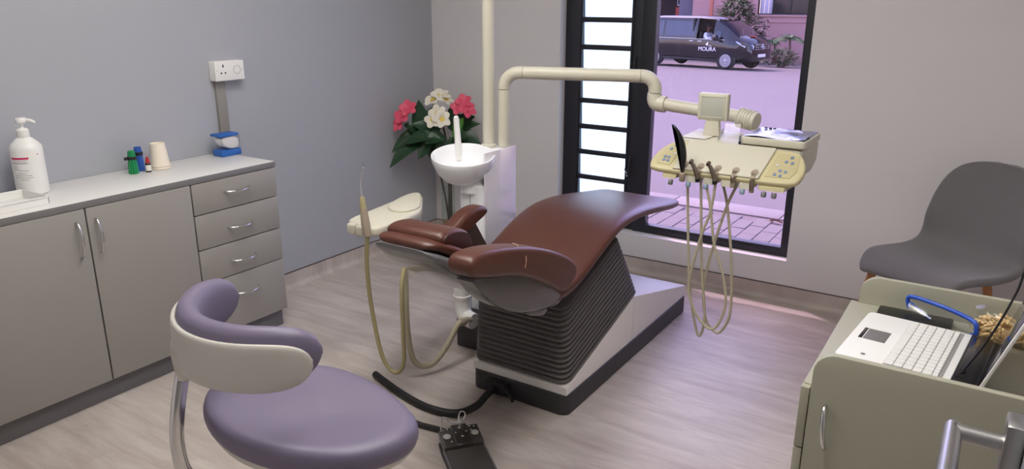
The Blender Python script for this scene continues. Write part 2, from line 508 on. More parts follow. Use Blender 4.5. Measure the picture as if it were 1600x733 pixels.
# ---- the door opened beside the camera
d1 = thing('door_1', None, None, (3.21, YF+.04, 0), kind='structure')
d1['label'] = 'opened door with a brushed steel lever handle at the right edge'
DX = 3.190
obj('leaf', B((DX, -3.955, .012), (DX+.04, -2.925, 2.03), .002), 'door_paint', d1)
hd = obj('lever_plate', B((DX-.019, -2.998, .905), (DX, -2.958, 1.078), .003), 'steel', d1)
ly, lz, lx = -2.978, 1.046, 3.125
obj('lever_neck', tube(MB(), [(DX-.018, ly, lz), (lx, ly, lz)], .0095, 18), 'steel', hd)
obj('lever_grip', tube(MB(), [(lx, ly+.0095, lz), (lx, ly-.125, lz)], .0095, 18), 'steel', hd)
mb = MB(); lathe(mb, [(0, 0), (.0075, .0), (.0075, .0015), (0, .0015)], 18, (DX-.0205, ly, .955), (1, 0, 0))
obj('keyhole_escutcheon', mb, 'hole_dark', hd)
mb = MB(); [rbox(mb, (DX-.006, -3.965, z), (DX+.05, -3.945, z+.1), .003) for z in (.2, 1.0, 1.75)]
obj('hinge', mb, 'steel', d1)

# ---- ceiling light panels (the room's lamps)
def ceiling_panel(x, y, w, l, label):
    t = thing('ceiling_light', label, 'ceiling light', (x, y, ZC-.04), group='ceiling light panels')
    mb = MB(); z0, z1 = ZC-.04, ZC
    for (a, b, c, d) in ((-w/2-.02, -l/2-.02, w/2+.02, -l/2), (-w/2-.02, l/2, w/2+.02, l/2+.02), (-w/2-.02, -l/2, -w/2, l/2), (w/2, -l/2, w/2+.02, l/2)):
        rbox(mb, (x+a, y+b, z0), (x+c, y+d, z1), .002)
    obj('frame', mb, 'white_plastic', t)
    obj('diffuser', B((x-w/2, y-l/2, ZC-.035), (x+w/2, y+l/2, ZC-.03), 0), 'panel_light', t)
ceiling_panel(1.35, -2.20, .6, 1.2, 'ceiling light panel on the drawer side of the room')
ceiling_panel(2.50, -2.55, .6, 1.2, 'ceiling light panel on the desk cart side of the room')

# ================================================================ OUTSIDE
SL = -.0362
def gz(y): return -.10+SL*max(0, y-2.2)
pv = thing('pavement', None, None, (1.4, 1.2, -.10), kind='structure')
pv['label'] = 'strip of small grey pavers right outside the window'
obj('bed', B((-1.2, .26, -.30), (3.6, 1.96, -.112), 0), 'joint_sand', pv)
pw, pl, g = .118, .232, .005
proto = None; rp = random.Random(3)
cols = [x for x in range(20)]; rows = 7
for j in range(rows):
    for i in cols:
        x0 = .12+i*pw; y0 = .29+j*pl + (pl/2 if i % 2 else 0) - pl/2
        if x0 > 2.6 or y0+pl > 1.97 or y0 < .26: continue
        if proto is None:
            mb = MB(); rbox(mb, (0, 0, -.05), (pw-g, pl-g, 0), .003, 1)
            proto = obj('paver', mb, 'paver_grey', pv, local=True); o = proto
        else:
            o = proto.copy(); COL.objects.link(o); o.parent = pv
        o.location = (x0-1.4, y0-1.2, -.0+rp.uniform(-.002, .001)); o.rotation_euler = (rp.uniform(-.006, .006), rp.uniform(-.006, .006), 0)
        
for (a, b) in ((-1.2, .12), (2.6, 3.6)):
    obj('paving_edge', B((a, .27, -.15), (b, 1.96, -.10), .004), 'paver_grey', pv)
kb = thing('kerb', None, None, (0, 2.05, -.2), kind='structure')
for i in range(-8, 6):
    obj('kerb_stone', B((i*.9, 1.965, -.3), (i*.9+.893, 2.235, -.098), .008), 'kerb_pale', kb)
mb = MB()
mb.add([(-60, 2.24, -.115), (40, 2.24, -.115), (40, 60, gz(60)), (-60, 60, gz(60)), (-60, 2.24, -1), (40, 2.24, -1), (40, 60, gz(60)-1), (-60, 60, gz(60)-1)],
       [(0, 1, 2, 3), (7, 6, 5, 4), (0, 4, 5, 1), (1, 5, 6, 2), (2, 6, 7, 3), (3, 7, 4, 0)])
struct('road', mb, 'asphalt', origin=(0, 2.24, 0))
struct('sun_blocking_eave', B((-3.0, .10, 2.78), (5.5, .86, 2.90), .004), 'sun_blocker_white')  # unseen overhang added to trim the sunlight to a thin strip on the floor
def dry_leaf(x, y, rz, label):
    mb = MB(); n = 7; rings = []
    P = []
    for k in range(n):
        t = k/(n-1); w = .018*math.sin(PI*t)**.8+.0008
        P.append([(-.05+.10*t, -w, .006+.012*math.sin(PI*t)+.010), (-.05+.10*t, 0, .004+.010*math.sin(PI*t)), (-.05+.10*t, w, .004+.012*math.sin(PI*t))])
    vs = [p for r in P for p in r]; fs = [(i*3+j, i*3+j+1, i*3+j+4, i*3+j+3) for i in range(n-1) for j in range(2)]
    vs2 = [(a, b, c+.0012) for a, b, c in vs]; m = len(vs)
    bnd = [i*3 for i in range(n)]+[(n-1)*3+1]+[i*3+2 for i in reversed(range(n))]+[1]
    mb.add(vs+vs2, fs+[tuple(i+m for i in reversed(f)) for f in fs]+[(bnd[i], bnd[(i+1) % len(bnd)], bnd[(i+1) % len(bnd)]+m, bnd[i]+m) for i in range(len(bnd))])
    t = thing('fallen_leaf', label, 'leaf', (x, y, -.104), rz, 'dry leaves on the pavement')
    obj('blade', mb, 'dry_leaf', t, local=True)
    obj('stalk', tube(MB(), [(-.05, 0, .006), (-.085, .012, .004)], .0016, 6), 'dry_leaf', t, local=True)
dry_leaf(1.63, 1.16, .3, 'curled dry leaf on the pavers just outside the window')
dry_leaf(1.80, 1.86, -.2, 'curled dry leaf near the kerb, farther from the window')

# ---- pale building across the road
GB = gz(34)
bd = thing('building', 'pink rendered building across the road with a dark garage opening', 'building', (-9, 34, GB))
mb = MB(); zt = 5.0
# facade in panels round the openings
ops = [(-16.0, -10.74, GB, 2.6), (-7.52, -3.6, .95, 2.4)]
rbox(mb, (-30, 34, GB-.5), (-16.0, 34.3, zt), 0); rbox(mb, (-16, 34, 2.6), (-10.74, 34.3, zt), 0); rbox(mb, (-10.74, 34, GB-.5), (-7.52, 34.3, zt), 0)
rbox(mb, (-7.52, 34, GB-.5), (-3.6, 34.3, .95), 0); rbox(mb, (-7.52, 34, 2.4), (-3.6, 34.3, zt), 0); rbox(mb, (-3.6, 34, GB-.5), (14, 34.3, zt), 0)
obj('wall', mb, 'wall_pink', bd)
obj('brick_quoin', B((-9.86, 33.94, GB-.3), (-9.70, 34.02, zt), .01), 'brick_orange', bd)
mb = MB(); rbox(mb, (-16.2, 36.2, GB-.5), (-10.5, 36.4, 2.8), 0); rbox(mb, (-10.74, 34.2, GB-.5), (-10.6, 36.3, 2.8), 0); rbox(mb, (-16.2, 34.2, GB-.5), (-16, 36.3, 2.8), 0); rbox(mb, (-16.2, 34.2, 2.6), (-10.5, 36.4, 2.8), 0); rbox(mb, (-16.2, 34.2, GB-.3), (-10.5, 36.4, GB), 0)
obj('garage_lining', mb, 'dark_opening', bd)
obj('shutter_edge', B((-11.55, 34.25, GB), (-10.80, 34.32, 2.6), .02), 'shade_cloth', bd)
sg = obj('hanging_sign', B((-12.25, 35.6, .60), (-11.75, 35.66, 1.25), .01), 'red_sign', bd)
mb = MB(); [rbox(mb, a, b, .01) for a, b in (((-11.95, 35.0, 1.33), (-11.62, 35.05, 1.39)), ((-11.67, 35.0, 1.33), (-11.61, 35.05, 2.0)), ((-11.95, 35.0, 1.95), (-11.62, 35.05, 2.0)), ((-11.96, 35.0, 1.33), (-11.92, 35.05, 2.0)))]
obj('pale_frame', mb, 'curtain', bd)
wn = obj('window_frame', rbox(rbox(rbox(rbox(rbox(MB(), (-7.52, 34.05, .95), (-7.46, 34.15, 2.4), .005), (-7.52, 34.05, .95), (-3.6, 34.15, 1.0), .005), (-6.85, 34.05, .95), (-6.79, 34.15, 2.4), .005), (-6.04, 34.05, .95), (-5.98, 34.15, 2.4), .005), (-4.9, 34.05, .95), (-4.84, 34.15, 2.4), .005), 'van_trim', bd)
obj('pane', B((-6.80, 34.10, 1.0), (-6.03, 34.12, 2.4), 0), 'win_dark', wn); obj('pane', B((-5.99, 34.10, 1.0), (-4.88, 34.12, 2.4), 0), 'win_dark', wn); obj('pane', B((-4.85, 34.10, 1.0), (-3.6, 34.12, 2.4), 0), 'win_dark', wn)
for k in range(3): obj('curtain_panel', B((-7.45+k*.2, 34.16, .98), (-7.45+k*.2+.19, 34.2, 2.4), .02), 'curtain', wn)
obj('sill', B((-7.6, 33.93, .86), (-3.5, 34.05, .95), .01), 'wall_pink', bd)
obj('ledge', B((-7.2, 33.96, .60), (-3.2, 34.02, .64), .01), 'wall_pink', bd)
obj('roof', B((-31, 33.5, zt), (15, 40, zt+.25), .02), 'dark_opening', bd)

# ---- planting in front of that building
def leaf_card(mb, base, d, L, w, droop, up=Vector((0, 0, 1))):
    """a narrow folded leaf with thickness"""
    d = d.normalized(); s = d.cross(up); s = s.normalized() if s.length > 1e-4 else Vector((1, 0, 0)); n = s.cross(d)
    P = []; k = 5
    for i in range(k):
        t = i/(k-1); ww = w*(math.sin(PI*min(1, t*.9+.08))**.8)
        c = Vector(base)+d*L*t - up*droop*L*t*t
        P.append((c-s*ww+n*ww*.35, c, c+s*ww+n*ww*.35))
    vs = [p for r in P for p in r]; th = n*max(.002, w*.04)
    m = len(vs); fs = [(i*3+j, i*3+j+1, i*3+j+4, i*3+j+3) for i in range(k-1) for j in range(2)]
    mb.add(vs+[v-th for v in vs], fs+[tuple(q+m for q in reversed(f)) for f in fs])
def bush(name, label, c, rx, rz, nl, ln, mat, seed, up=.6, group=None):
    rnd = random.Random(seed); t = thing(name, label, 'bush', c)
    mb = MB()
    for _ in range(nl):
        a = rnd.uniform(0, 2*PI); u = rnd.random()**.6; h = rnd.random()
        p = Vector((c[0]+math.cos(a)*rx*u*math.sin(PI*(.25+.7*h)), c[1]+math.sin(a)*rx*.6*u, c[2]+rz*(.1+.85*h)))
        d = Vector((math.cos(a)+rnd.uniform(-.6, .6), math.sin(a)+rnd.uniform(-.6, .6), rnd.uniform(-.1, 1.2)*up))
        leaf_card(mb, p, d, ln*rnd.uniform(.6, 1.3), ln*.13, rnd.uniform(.1, .5))
    obj('foliage', mb, mat, t)
    mb = MB()
    for k in range(5):
        a = rnd.uniform(0, 2*PI)
        tube(mb, [(c[0]+.08*math.cos(a), c[1]+.08*math.sin(a), c[2]), (c[0]+rx*.4*math.cos(a), c[1]+rx*.3*math.sin(a), c[2]+rz*.5), (c[0]+rx*.6*math.cos(a+.3), c[1]+.3*rx*math.sin(a), c[2]+rz*.85)], [.07, .04, .015], 6, 3)
    obj('branch', mb, 'trunk_brown', t)
bush('leafy_shrub', 'big dark green shrub standing behind the black van', (-7.75, 31.5, gz(31.5)), 1.25, 2.9, 900, .42, 'bush_green', 5)
bush('low_hedge', 'low dull green hedge at the foot of the pink building', (-4.98, 29.2, gz(29.2)), .85, .74, 420, .22, 'bush_green', 8, .8)
def palm(label, x, y, h, n, L, mat, seed, trunk=.05):
    rnd = random.Random(seed); z0 = gz(y); t = thing('palm', label, 'plant', (x, y, z0))
    obj('trunk', tube(MB(), [(x, y, z0-.02), (x+.05, y, z0+h*.5), (x, y, z0+h)], [trunk*1.3, trunk, trunk*.9], 8, 4), 'trunk_brown', t)
    for k in range(n):
        a = 2*PI*k/n+rnd.uniform(-.3, .3); e = rnd.uniform(.1, 1.0); mb = MB()
        d = Vector((math.cos(a), math.sin(a), e)).normalized(); base = Vector((x, y, z0+h-.02)); pts = []
        for i in range(7):
            q = i/6; pts.append(base+d*L*q-Vector((0, 0, 1))*L*.45*q*q)
        tube(mb, pts, [.012, .004], 5)
        for i in range(1, 7):
            tt = (pts[i]-pts[i-1]).normalized(); s = tt.cross(Vector((0, 0, 1))).normalized()
            for sg in (-1, 1):
                for o2 in (0, .5):
                    leaf_card(mb, pts[i-1].lerp(pts[i], o2), s*sg+tt*.7, L*.34*(1-.45*i/7), .018, .5)
        obj('frond', mb, mat, t)
palm('small green palm nearer the van at the pink wall', -6.16, 32.4, 1.02, 9, .62, 'palm_green', 3)
palm('small green palm farther right with arching fronds', -5.12, 30.8, 1.18, 10, .70, 'palm_green', 4)
rnd = random.Random(11); t = thing('dark_leaved_plant', 'dark plum coloured leafy plant between the van and the palms', 'plant', (-6.35, 29.6, gz(29.6)))
obj('stem', tube(MB(), [(-6.35, 29.6, gz(29.6)), (-6.30, 29.6, -.2), (-6.05, 29.6, .3)], [.05, .04, .02], 8, 4), 'trunk_brown', t)
mb = MB()
for k in range(46):
    q = rnd.random(); p = Vector((-6.45+.60*q+rnd.uniform(-.16, .16), 29.6+rnd.uniform(-.15, .15), -.15+.75*q+rnd.uniform(-.15, .15)))
    leaf_card(mb, p, Vector((rnd.uniform(-.6, 1), rnd.uniform(-1, 1), rnd.uniform(-.3, .9))), rnd.uniform(.2, .36), .07, .5)
obj('foliage', mb, 'plum_leaf', t)
# ---- the black van parked across the road
van = thing('van', 'black passenger van with white door lettering parked across the road', 'van', (-7.34, 26.19, gz(25.3)), math.atan2(-.215, .977))
def L(mb, name, mat, par=None, **k): return obj(name, mb, mat, par or van, local=True, **k)
ST = [(-2.64, .50, 1.02, 1.62, .80, .66), (-2.58, .36, 1.07, 1.82, .90, .75), (-2.40, .30, 1.10, 1.90, .955, .79), (-1.4, .28, 1.10, 1.93, .965, .81), (.26, .27, 1.10, 1.93, .965, .81),
      (.98, .27, 1.09, 1.89, .965, .79), (1.10, .27, 1.09, 1.83, .965, .785), (1.55, .27, 1.085, 1.57, .96, .81), (2.02, .28, 1.07, 1.24, .955, .87), (2.22, .29, 1.02, 1.15, .94, .86),
      (2.39, .30, .95, 1.05, .885, .78), (2.48, .32, .82, .91, .80, .68), (2.525, .36, .64, .75, .70, .58)]
def vring(s):
    x, zb, zl, zt, hw, ht = s
    r = [(-hw*.86, zb), (-hw, zb+.13), (-hw-.012, zb+.13+(zl-zb-.13)*.55), (-hw, zl), (-ht, zt-.07), (-ht+.12, zt)]
    r = r+[(-a, b) for a, b in reversed(r)]
    return [(x, a, b) for a, b in r]
R_ = [vring(s) for s in ST]; n = 12; vs = [p for r in R_ for p in r]; fs = []
for i in range(len(ST)-1):
    for j in range(n):
        if i == 4 and j in (3, 7): continue                     # front door windows
        if i in (6, 7) and j in (4, 5, 6): continue              # windscreen
        fs.append((i*n+j, i*n+(j+1) % n, (i+1)*n+(j+1) % n, (i+1)*n+j))
fs += [tuple(reversed(range(n))), tuple(range((len(ST)-1)*n, len(ST)*n))]
body = L(MB().add(vs, fs), 'body', 'van_paint', ang=32)
def lerp(a, b, t): return tuple(a[k]*(1-t)+b[k]*t for k in range(3))
def side_quad(x0, x1, t0, t1, side=-1, off=.008):
    """panel lying on the upper side of the body between two stations"""
    def pt(x, t):
        for a, b in zip(R_, R_[1:]):
            if a[0][0] <= x <= b[0][0]:
                q = (x-a[0][0])/(b[0][0]-a[0][0]); lo = lerp(a[3], b[3], q); hi = lerp(a[4], b[4], q); return lerp(lo, hi, t)
    p = [pt(x0, t0), pt(x1, t0), pt(x1, t1), pt(x0, t1)]
    p = [(a, b*(-side)*1., c) for a, b, c in p]
    q = [(a, b+side*off, c+.003) for a, b, c in p]
    return MB().add(p+q, [(0, 1, 2, 3), (7, 6, 5, 4), (0, 4, 5, 1), (1, 5, 6, 2), (2, 6, 7, 3), (3, 7, 4, 0)])
for side in (-1, 1):
    L(side_quad(-1.20, .18, .10, .84, side), 'side_window', 'van_glass')
    L(side_quad(-2.42, -1.28, .10, .84, side), 'side_window', 'van_glass')
    L(side_quad(1.12, 1.30, .12, .50, side), 'quarter_window', 'van_glass')
    L(B((-2.45, side*.958, 1.085), (1.5, side*.974, 1.10), .002), 'belt_moulding', 'chrome')
    L(B((-1.2, side*.930, .285), (1.18, side*.955, .375), .01), 'sill_moulding', 'van_trim')
    mb = MB(); rbox(mb, (1.15, side*1.19-.10, 1.06), (1.30, side*1.19+.10, 1.27), .04, 3); rbox(mb, (1.17, side*.95-.06, 1.07), (1.25, side*1.10+.02, 1.11), .01)
    L(mb, 'wing_mirror', 'van_paint')
    for hx in (.36, -.02): L(B((hx, side*.975, .99), (hx+.17, side*1.0, 1.02), .008), 'door_handle', 'chrome')
# windscreen
a, b, c = R_[6], R_[7], R_[8]
p = [a[4], a[7], b[7], b[4], c[4], c[7]]; q = [(x+.006, y, z+.008) for x, y, z in p]
L(MB().add(p+q, [(0, 1, 2, 3), (3, 2, 5, 4), (9, 8, 7, 6), (10, 11, 8, 9)]), 'windscreen', 'van_glass')
mb = MB(); tube(mb, [(2.02, -.6, 1.27), (1.75, -.1, 1.47)], .012, 6); tube(mb, [(2.02, .2, 1.27), (1.75, .65, 1.47)], .012, 6); L(mb, 'wiper', 'van_trim')
# cabin
mb = MB(); rbox(mb, (1.35, -.88, .6), (1.9, .88, 1.12), .08, 3); L(mb, 'dashboard', 'van_trim')
L(B((.05, -.92, .5), (.12, .92, 1.86), .01), 'cab_bulkhead', 'van_trim'); L(B((.1, -.93, .42), (1.5, .93, .5), .01), 'cab_floor', 'van_trim')
for y in (-.45, .45):
    mb = MB(); rbox(mb, (.30, y-.25, .5), (.85, y+.25, .72), .06, 3); rbox(mb, (.16, y-.24, .68), (.30, y+.24, 1.38), .06, 3); L(mb, 'seat', 'van_trim')
mb = MB(); c0 = Vector((1.10, -.45, 1.12)); ax = Vector((-.8, 0, .6)); u = Vector((0, 1, 0)); w = ax.cross(u)
ringp = [c0+u*math.cos(2*PI*k/20)*.19+w*math.sin(2*PI*k/20)*.19 for k in range(21)]; tube(mb, ringp, .014, 6); tube(mb, [c0-u*.18, c0+u*.18], .012, 6); tube(mb, [c0, c0+Vector((.25, 0, -.15))], .03, 6)
L(mb, 'steering_wheel', 'van_trim')
# wheels
for (wx, side) in ((1.6, -1), (-1.6, -1), (1.6, 1), (-1.6, 1)):
    y = side*.865; c = (wx, y-.11, .335)
    arch = MB(); lathe(arch, [(.40, 0), (.41, .012), (.33, .013), (.33, 0)], 28, (wx, side*.958 if side < 0 else side*.946, .36), (0, 1, 0)); L(arch, 'wheel_arch', 'van_trim')
    wh = L(lathe(MB(), [(.23, 0), (.30, -.005), (.328, .02), (.335, .06), (.335, .17), (.328, .21), (.30, .235), (.23, .23)], 32, c if side > 0 else (wx, y-.12, .335), (0, 1, 0)), 'wheel', 'tyre')
    yo = y-.125 if side < 0 else y+.125
    mb = MB(); lathe(mb, [(.235, -.012), (.235, .012), (.205, .012), (.205, -.012)], 28, (wx, yo, .335), (0, 1, 0)); lathe(mb, [(.0, -.02), (.05, -.015), (.05, .015), (0, .02)], 14, (wx, yo, .335), (0, 1, 0))
    for k in range(10):
        a = 2*PI*k/10
        tube(mb, [(wx+math.cos(a)*.04, yo, .335+math.sin(a)*.04), (wx+math.cos(a)*.215, yo, .335+math.sin(a)*.215)], .017, 6)
    L(mb, 'rim', 'rim', wh)
    L(lathe(MB(), [(0, -.03), (.22, -.03), (.22, .03), (0, .03)], 20, (wx, y, .335), (0, 1, 0)), 'brake_disc', 'van_trim', wh)
# face of the van
gr = L(B((2.40, -.50, .70), (2.535, .50, .98), .03, 3), 'grille', 'van_trim')
for z in (.755, .835, .915): L(B((2.52, -.50, z), (2.552, .50, z+.028), .01), 'grille_bar', 'chrome', gr)
mb = MB(); cc = Vector((2.565, 0, .845))
tube(mb, [cc+Vector((0, math.cos(2*PI*k/24)*.10, math.sin(2*PI*k/24)*.10)) for k in range(25)], .010, 6)
for k in range(3):
    a = PI/2+2*PI*k/3; tube(mb, [cc, cc+Vector((0, math.cos(a)*.10, math.sin(a)*.10))], [.018, .006], 6)
L(mb, 'star_emblem', 'chrome', gr)
L(B((2.50, -.27, .47), (2.56, .27, .585), .006), 'number_plate', 'plate_white')
mb = MB(); [rbox(mb, (2.558, -.2+.1*k, .50), (2.563, -.15+.1*k, .555), 0) for k in range(4)]
L(B((2.30, -.80, .36), (2.50, .80, .46), .04, 3), 'bumper_grille', 'van_trim')
for side in (-1, 1):
    s = side
    P = [(2.47, s*.53, .90), (2.30, s*.84, .99), (1.93, s*.945, 1.05), (2.02, s*.955, .98), (2.30, s*.90, .84), (2.48, s*.58, .76)]
    Q = [(x+.03, y+s*.03, z+.004) for x, y, z in P]; m = 6
    hl = L(MB().add(P+Q, [tuple(range(6)), tuple(range(11, 5, -1))]+[(k, (k+1) % 6, (k+1) % 6+6, k+6) for k in range(6)]), 'headlight', 'lamp_lens')
    mb = MB(); lathe(mb, [(0, 0), (.055, 0), (.06, .02), (0, .03)], 16, (2.36, s*.86, .91), (.7, s*.7, 0)); L(mb, 'headlight_projector', 'van_glass', hl)
    L(B((2.30, s*.62-.1, .44), (2.47, s*.62+.1, .52), .02), 'fog_lamp', 'van_trim')
def text_mesh(body, size, mat, parent, M, name='lettering', ext=.002):
    cu = bpy.data.curves.new('lettering', 'FONT'); cu.body = body; cu.size = size; cu.align_x = 'CENTER'; cu.extrude = ext
    tmp = bpy.data.objects.new('tmp', cu); COL.objects.link(tmp)
    dg = bpy.context.evaluated_depsgraph_get(); me = bpy.data.meshes.new_from_object(tmp.evaluated_get(dg))
    bpy.data.objects.remove(tmp); me.name = name; me.transform(M); me.materials.clear(); me.materials.append(MATS[mat])
    o = bpy.data.objects.new(name, me); COL.objects.link(o); o.parent = parent; WM[o] = WM[parent]
    return o
T = Matrix.Translation((.78, -.985, .66)) @ Matrix.Rotation(PI/2, 4, 'X')
lg = text_mesh('MOURA', .215, 'logo_white', van, T, 'door_lettering', .003)
mb = MB(); prism(mb, [(.80, .84), (.70, .90), (.755, .95), (.79, 1.0), (.83, .93), (.80, .89)], 'y', -.986, -.981); prism(mb, [(.80, .86), (.92, .85), (1.0, .835), (.9, .875)], 'y', -.986, -.981)
L(mb, 'door_emblem', 'logo_white')
L(tube(MB(), [(2.0, .75, 1.15), (1.92, .75, 1.75)], .008, 6), 'aerial', 'van_trim')
mb = MB(); prism(mb, [(2.08, -.20), (2.20, -.22), (2.20, .14), (2.08, .12)], 'z', 1.205, 1.222); 
L(mb, 'bonnet_notice', 'red_sign')

# ---- the driver in the van
def skin_mesh(name, joints, bones, mat, parent, sub=2, root=0):
    bm = bmesh.new(); lay = bm.verts.layers.skin.verify(); vv = []
    for i, (co, r) in enumerate(joints):
        v = bm.verts.new(co); v[lay].radius = r if isinstance(r, tuple) else (r, r); v[lay].use_root = (i == root); vv.append(v)
    for a, b in bones: bm.edges.new((vv[a], vv[b]))
    me = bpy.data.meshes.new(name); bm.to_mesh(me); bm.free(); me.materials.append(MATS[mat])
    o = bpy.data.objects.new(name, me); COL.objects.link(o); o.parent = parent
    s = o.modifiers.new('Skin', 'SKIN'); s.use_smooth_shade = True
    u = o.modifiers.new('Subdivision', 'SUBSURF'); u.levels = sub; u.render_levels = sub
    return o
vm = WM[van]
per = thing('person', 'driver in a white shirt sitting at the wheel of the van', 'person', tuple(vm @ Vector((.52, -.45, .72))), van.rotation_euler[2])
def PJ(l): return [((x-.52, y+.45, z-.72), r) for x, y, z, r in l]
J = [(.50, -.45, .80, .15), (.46, -.45, .98, .15), (.44, -.45, 1.20, .17), (.45, -.45, 1.33, .062), (.47, -.45, 1.42, .075), (.49, -.45, 1.52, .10), (.48, -.45, 1.60, .07),
     (.45, -.63, 1.25, .065), (.62, -.80, 1.08, .05), (.93, -.60, 1.17, .036), (1.03, -.55, 1.22, .04), (.45, -.27, 1.25, .065), (.66, -.22, 1.05, .05), (.94, -.31, 1.15, .036), (1.03, -.36, 1.20, .04),
     (.52, -.55, .80, .10), (.95, -.57, .80, .08), (1.12, -.57, .56, .05), (.52, -.35, .80, .10), (.95, -.33, .80, .08), (1.12, -.33, .56, .05)]
BN = [(0, 1), (1, 2), (2, 3), (3, 4), (4, 5), (5, 6), (2, 7), (7, 8), (8, 9), (9, 10), (2, 11), (11, 12), (12, 13), (13, 14), (0, 15), (15, 16), (16, 17), (0, 18), (18, 19), (19, 20)]
skin_mesh('body', PJ(J), BN, 'skin', per)
J2 = [(.50, -.45, .80, .17), (.46, -.45, .98, .175), (.44, -.45, 1.20, .195), (.45, -.45, 1.31, .09), (.45, -.63, 1.25, .095), (.62, -.80, 1.08, .072), (.80, -.69, 1.13, .055), (.45, -.27, 1.25, .095), (.66, -.22, 1.05, .072), (.82, -.27, 1.10, .055)]
skin_mesh('shirt', PJ(J2), [(0, 1), (1, 2), (2, 3), (2, 4), (4, 5), (5, 6), (2, 7), (7, 8), (8, 9)], 'shirt_white', per)
mb = MB(); lathe(mb, [(.0, .125), (.05, .118), (.09, .085), (.108, .03), (.104, -.02), (.095, -.03)], 16, (.455-.52, 0, 1.535-.72), (-.25, 0, 1))
obj('hair', mb, 'hair_black', per, local=True)
mb = MB(); tube(mb, [(.585-.52, 0, 1.53-.72), (.605-.52, 0, 1.495-.72)], [.012, .02], 8, 2)
obj('nose', mb, 'skin', per, local=True)
# ================================================================ CABINETS ON THE LEFT WALL
CX, CT = .386, .807          # front plane of the doors, top of the worktop
def bow_handle(mb, p0, p1, out, r=.0036):
    p0 = Vector(p0); p1 = Vector(p1); o = Vector(out); d = p1-p0
    tube(mb, [p0, p0+o*.55+d*.06, p0+o+d*.28, p0+o*1.12+d*.5, p0+o+d*.72, p1+o*.55-d*.06, p1], [r*.9, r*1.2, r*1.5, r*1.5, r*1.5, r*1.2, r*.9], 10, 4)
    return mb
def unit(name, label, y0, y1):
    t = thing(name, label, 'cabinet', (.19, (y0+y1)/2, 0)); mb = MB(); k = .016
    x1 = CX-.019
    rbox(mb, (.008, y0, .09), (x1, y0+k, .778), .001); rbox(mb, (.008, y1-k, .09), (x1, y1, .778), .001)
    rbox(mb, (.008, y0+k, .09), (x1, y1-k, .106), .001); rbox(mb, (.008, y0+k, .106), (.014, y1-k, .778), .001); rbox(mb, (.30, y0+k, .762), (x1, y1-k, .778), .001)
    obj('carcass', mb, 'unit_grey', t)
    obj('plinth', B((CX-.055, y0, .001), (CX-.039, y1, .089), .001), 'plinth_grey', t)
    return t
g_ = .002
t = unit('double_door_cabinet', 'wide grey base cabinet with two tall doors and bow handles', -2.930, -2.066)
for (a, b, hy) in ((-2.929, -2.4985, -2.536), (-2.4955, -2.068, -2.466)):
    d = obj('cabinet_door', B((CX-.018, a+g_/2, .092), (CX, b-g_/2, .7795), .0025), 'unit_grey', t)
    obj('handle', bow_handle(MB(), (CX, hy, .738), (CX, hy, .604), (.028, 0, 0)), 'chrome', d)
t = unit('drawer_cabinet', 'grey base cabinet with four drawers next to the corner of the room', -2.064, -1.636)
zz = [.092, .344, .494, .646, .7805]
for k in range(4):
    d = obj('drawer_front', B((CX-.018, -2.063, zz[k]+.002), (CX, -1.634, zz[k+1]-.002), .0025), 'unit_grey', t)
    zc = (.26, .414, .566, .725)[k]
    obj('handle', bow_handle(MB(), (CX, -1.913, zc), (CX, -1.787, zc), (.028, 0, -.004)), 'chrome', d)
t = unit('end_cabinet', 'grey base cabinet run continuing out of the picture on the left', -3.86, -2.932)
for (a, b) in ((-3.858, -3.396), (-3.394, -2.933)):
    d = obj('cabinet_door', B((CX-.018, a, .092), (CX, b, .7795), .0025), 'unit_grey', t)
    obj('handle', bow_handle(MB(), (CX, b-.04, .738), (CX, b-.04, .604), (.028, 0, 0)), 'chrome', d)
t = thing('worktop', 'long white laminate worktop lying on the grey cabinets', 'worktop', (.19, -2.75, .78))
obj('slab', B((.004, -3.87, .7805), (CX-.002, -1.630, CT), .002), 'worktop_white', t)
obj('edge_strip', B((CX-.002, -3.87, .7815), (CX, -1.630, CT-.001), .0005), 'unit_edge', t)

# ---- socket and trunking
t = thing('wall_socket', 'white double wall socket box on the grey wall above the worktop', 'socket', (0, -1.567, 1.188))
y0, y1, z0, z1 = -1.646, -1.488, 1.143, 1.232
obj('back_box', B((0, y0, z0), (.038, y1, z1), .003), 'white_plastic', t)
fp = obj('face_plate', B((.038, y0-.001, z0-.001), (.050, y1+.001, z1+.001), .004, 3), 'white_plastic', t)
mb = MB(); [rbox(mb, a, b, 0) for a, b in (((.0496, -1.606, 1.204), (.0506, -1.600, 1.217)), ((.0496, -1.619, 1.175), (.0506, -1.611, 1.182)), ((.0496, -1.597, 1.175), (.0506, -1.589, 1.182)))]
obj('socket_slots', mb, 'hole_dark', fp)
obj('round_socket', lathe(MB(), [(.021, 0), (.021, .002), (.018, .002), (.015, -.004), (0, -.004)], 24, (.0495, -1.528, 1.190), (1, 0, 0)), 'cream_plastic', fp)
mb = MB(); [lathe(mb, [(0, 0), (.0032, 0), (.0032, .001), (0, .001)], 10, (.0475, -1.528+a, 1.190+b), (1, 0, 0)) for a, b in ((0, .008), (-.008, -.005), (.008, -.005))]
obj('pin_hole', mb, 'hole_dark', fp)
mb = MB(); [lathe(mb, [(0, 0), (.0026, 0), (.0026, .001), (0, .001)], 10, (.0497, y, 1.19), (1, 0, 0)) for y in (-1.637, -1.497)]
obj('fixing_screw', mb, 'steel', fp)
tag(obj('cable_trunking', B((0, -1.627, CT+.0005), (.016, -1.575, z0), .002), 'trunk_grey'), 'grey cable trunking running from the socket down to the worktop', 'trunking')

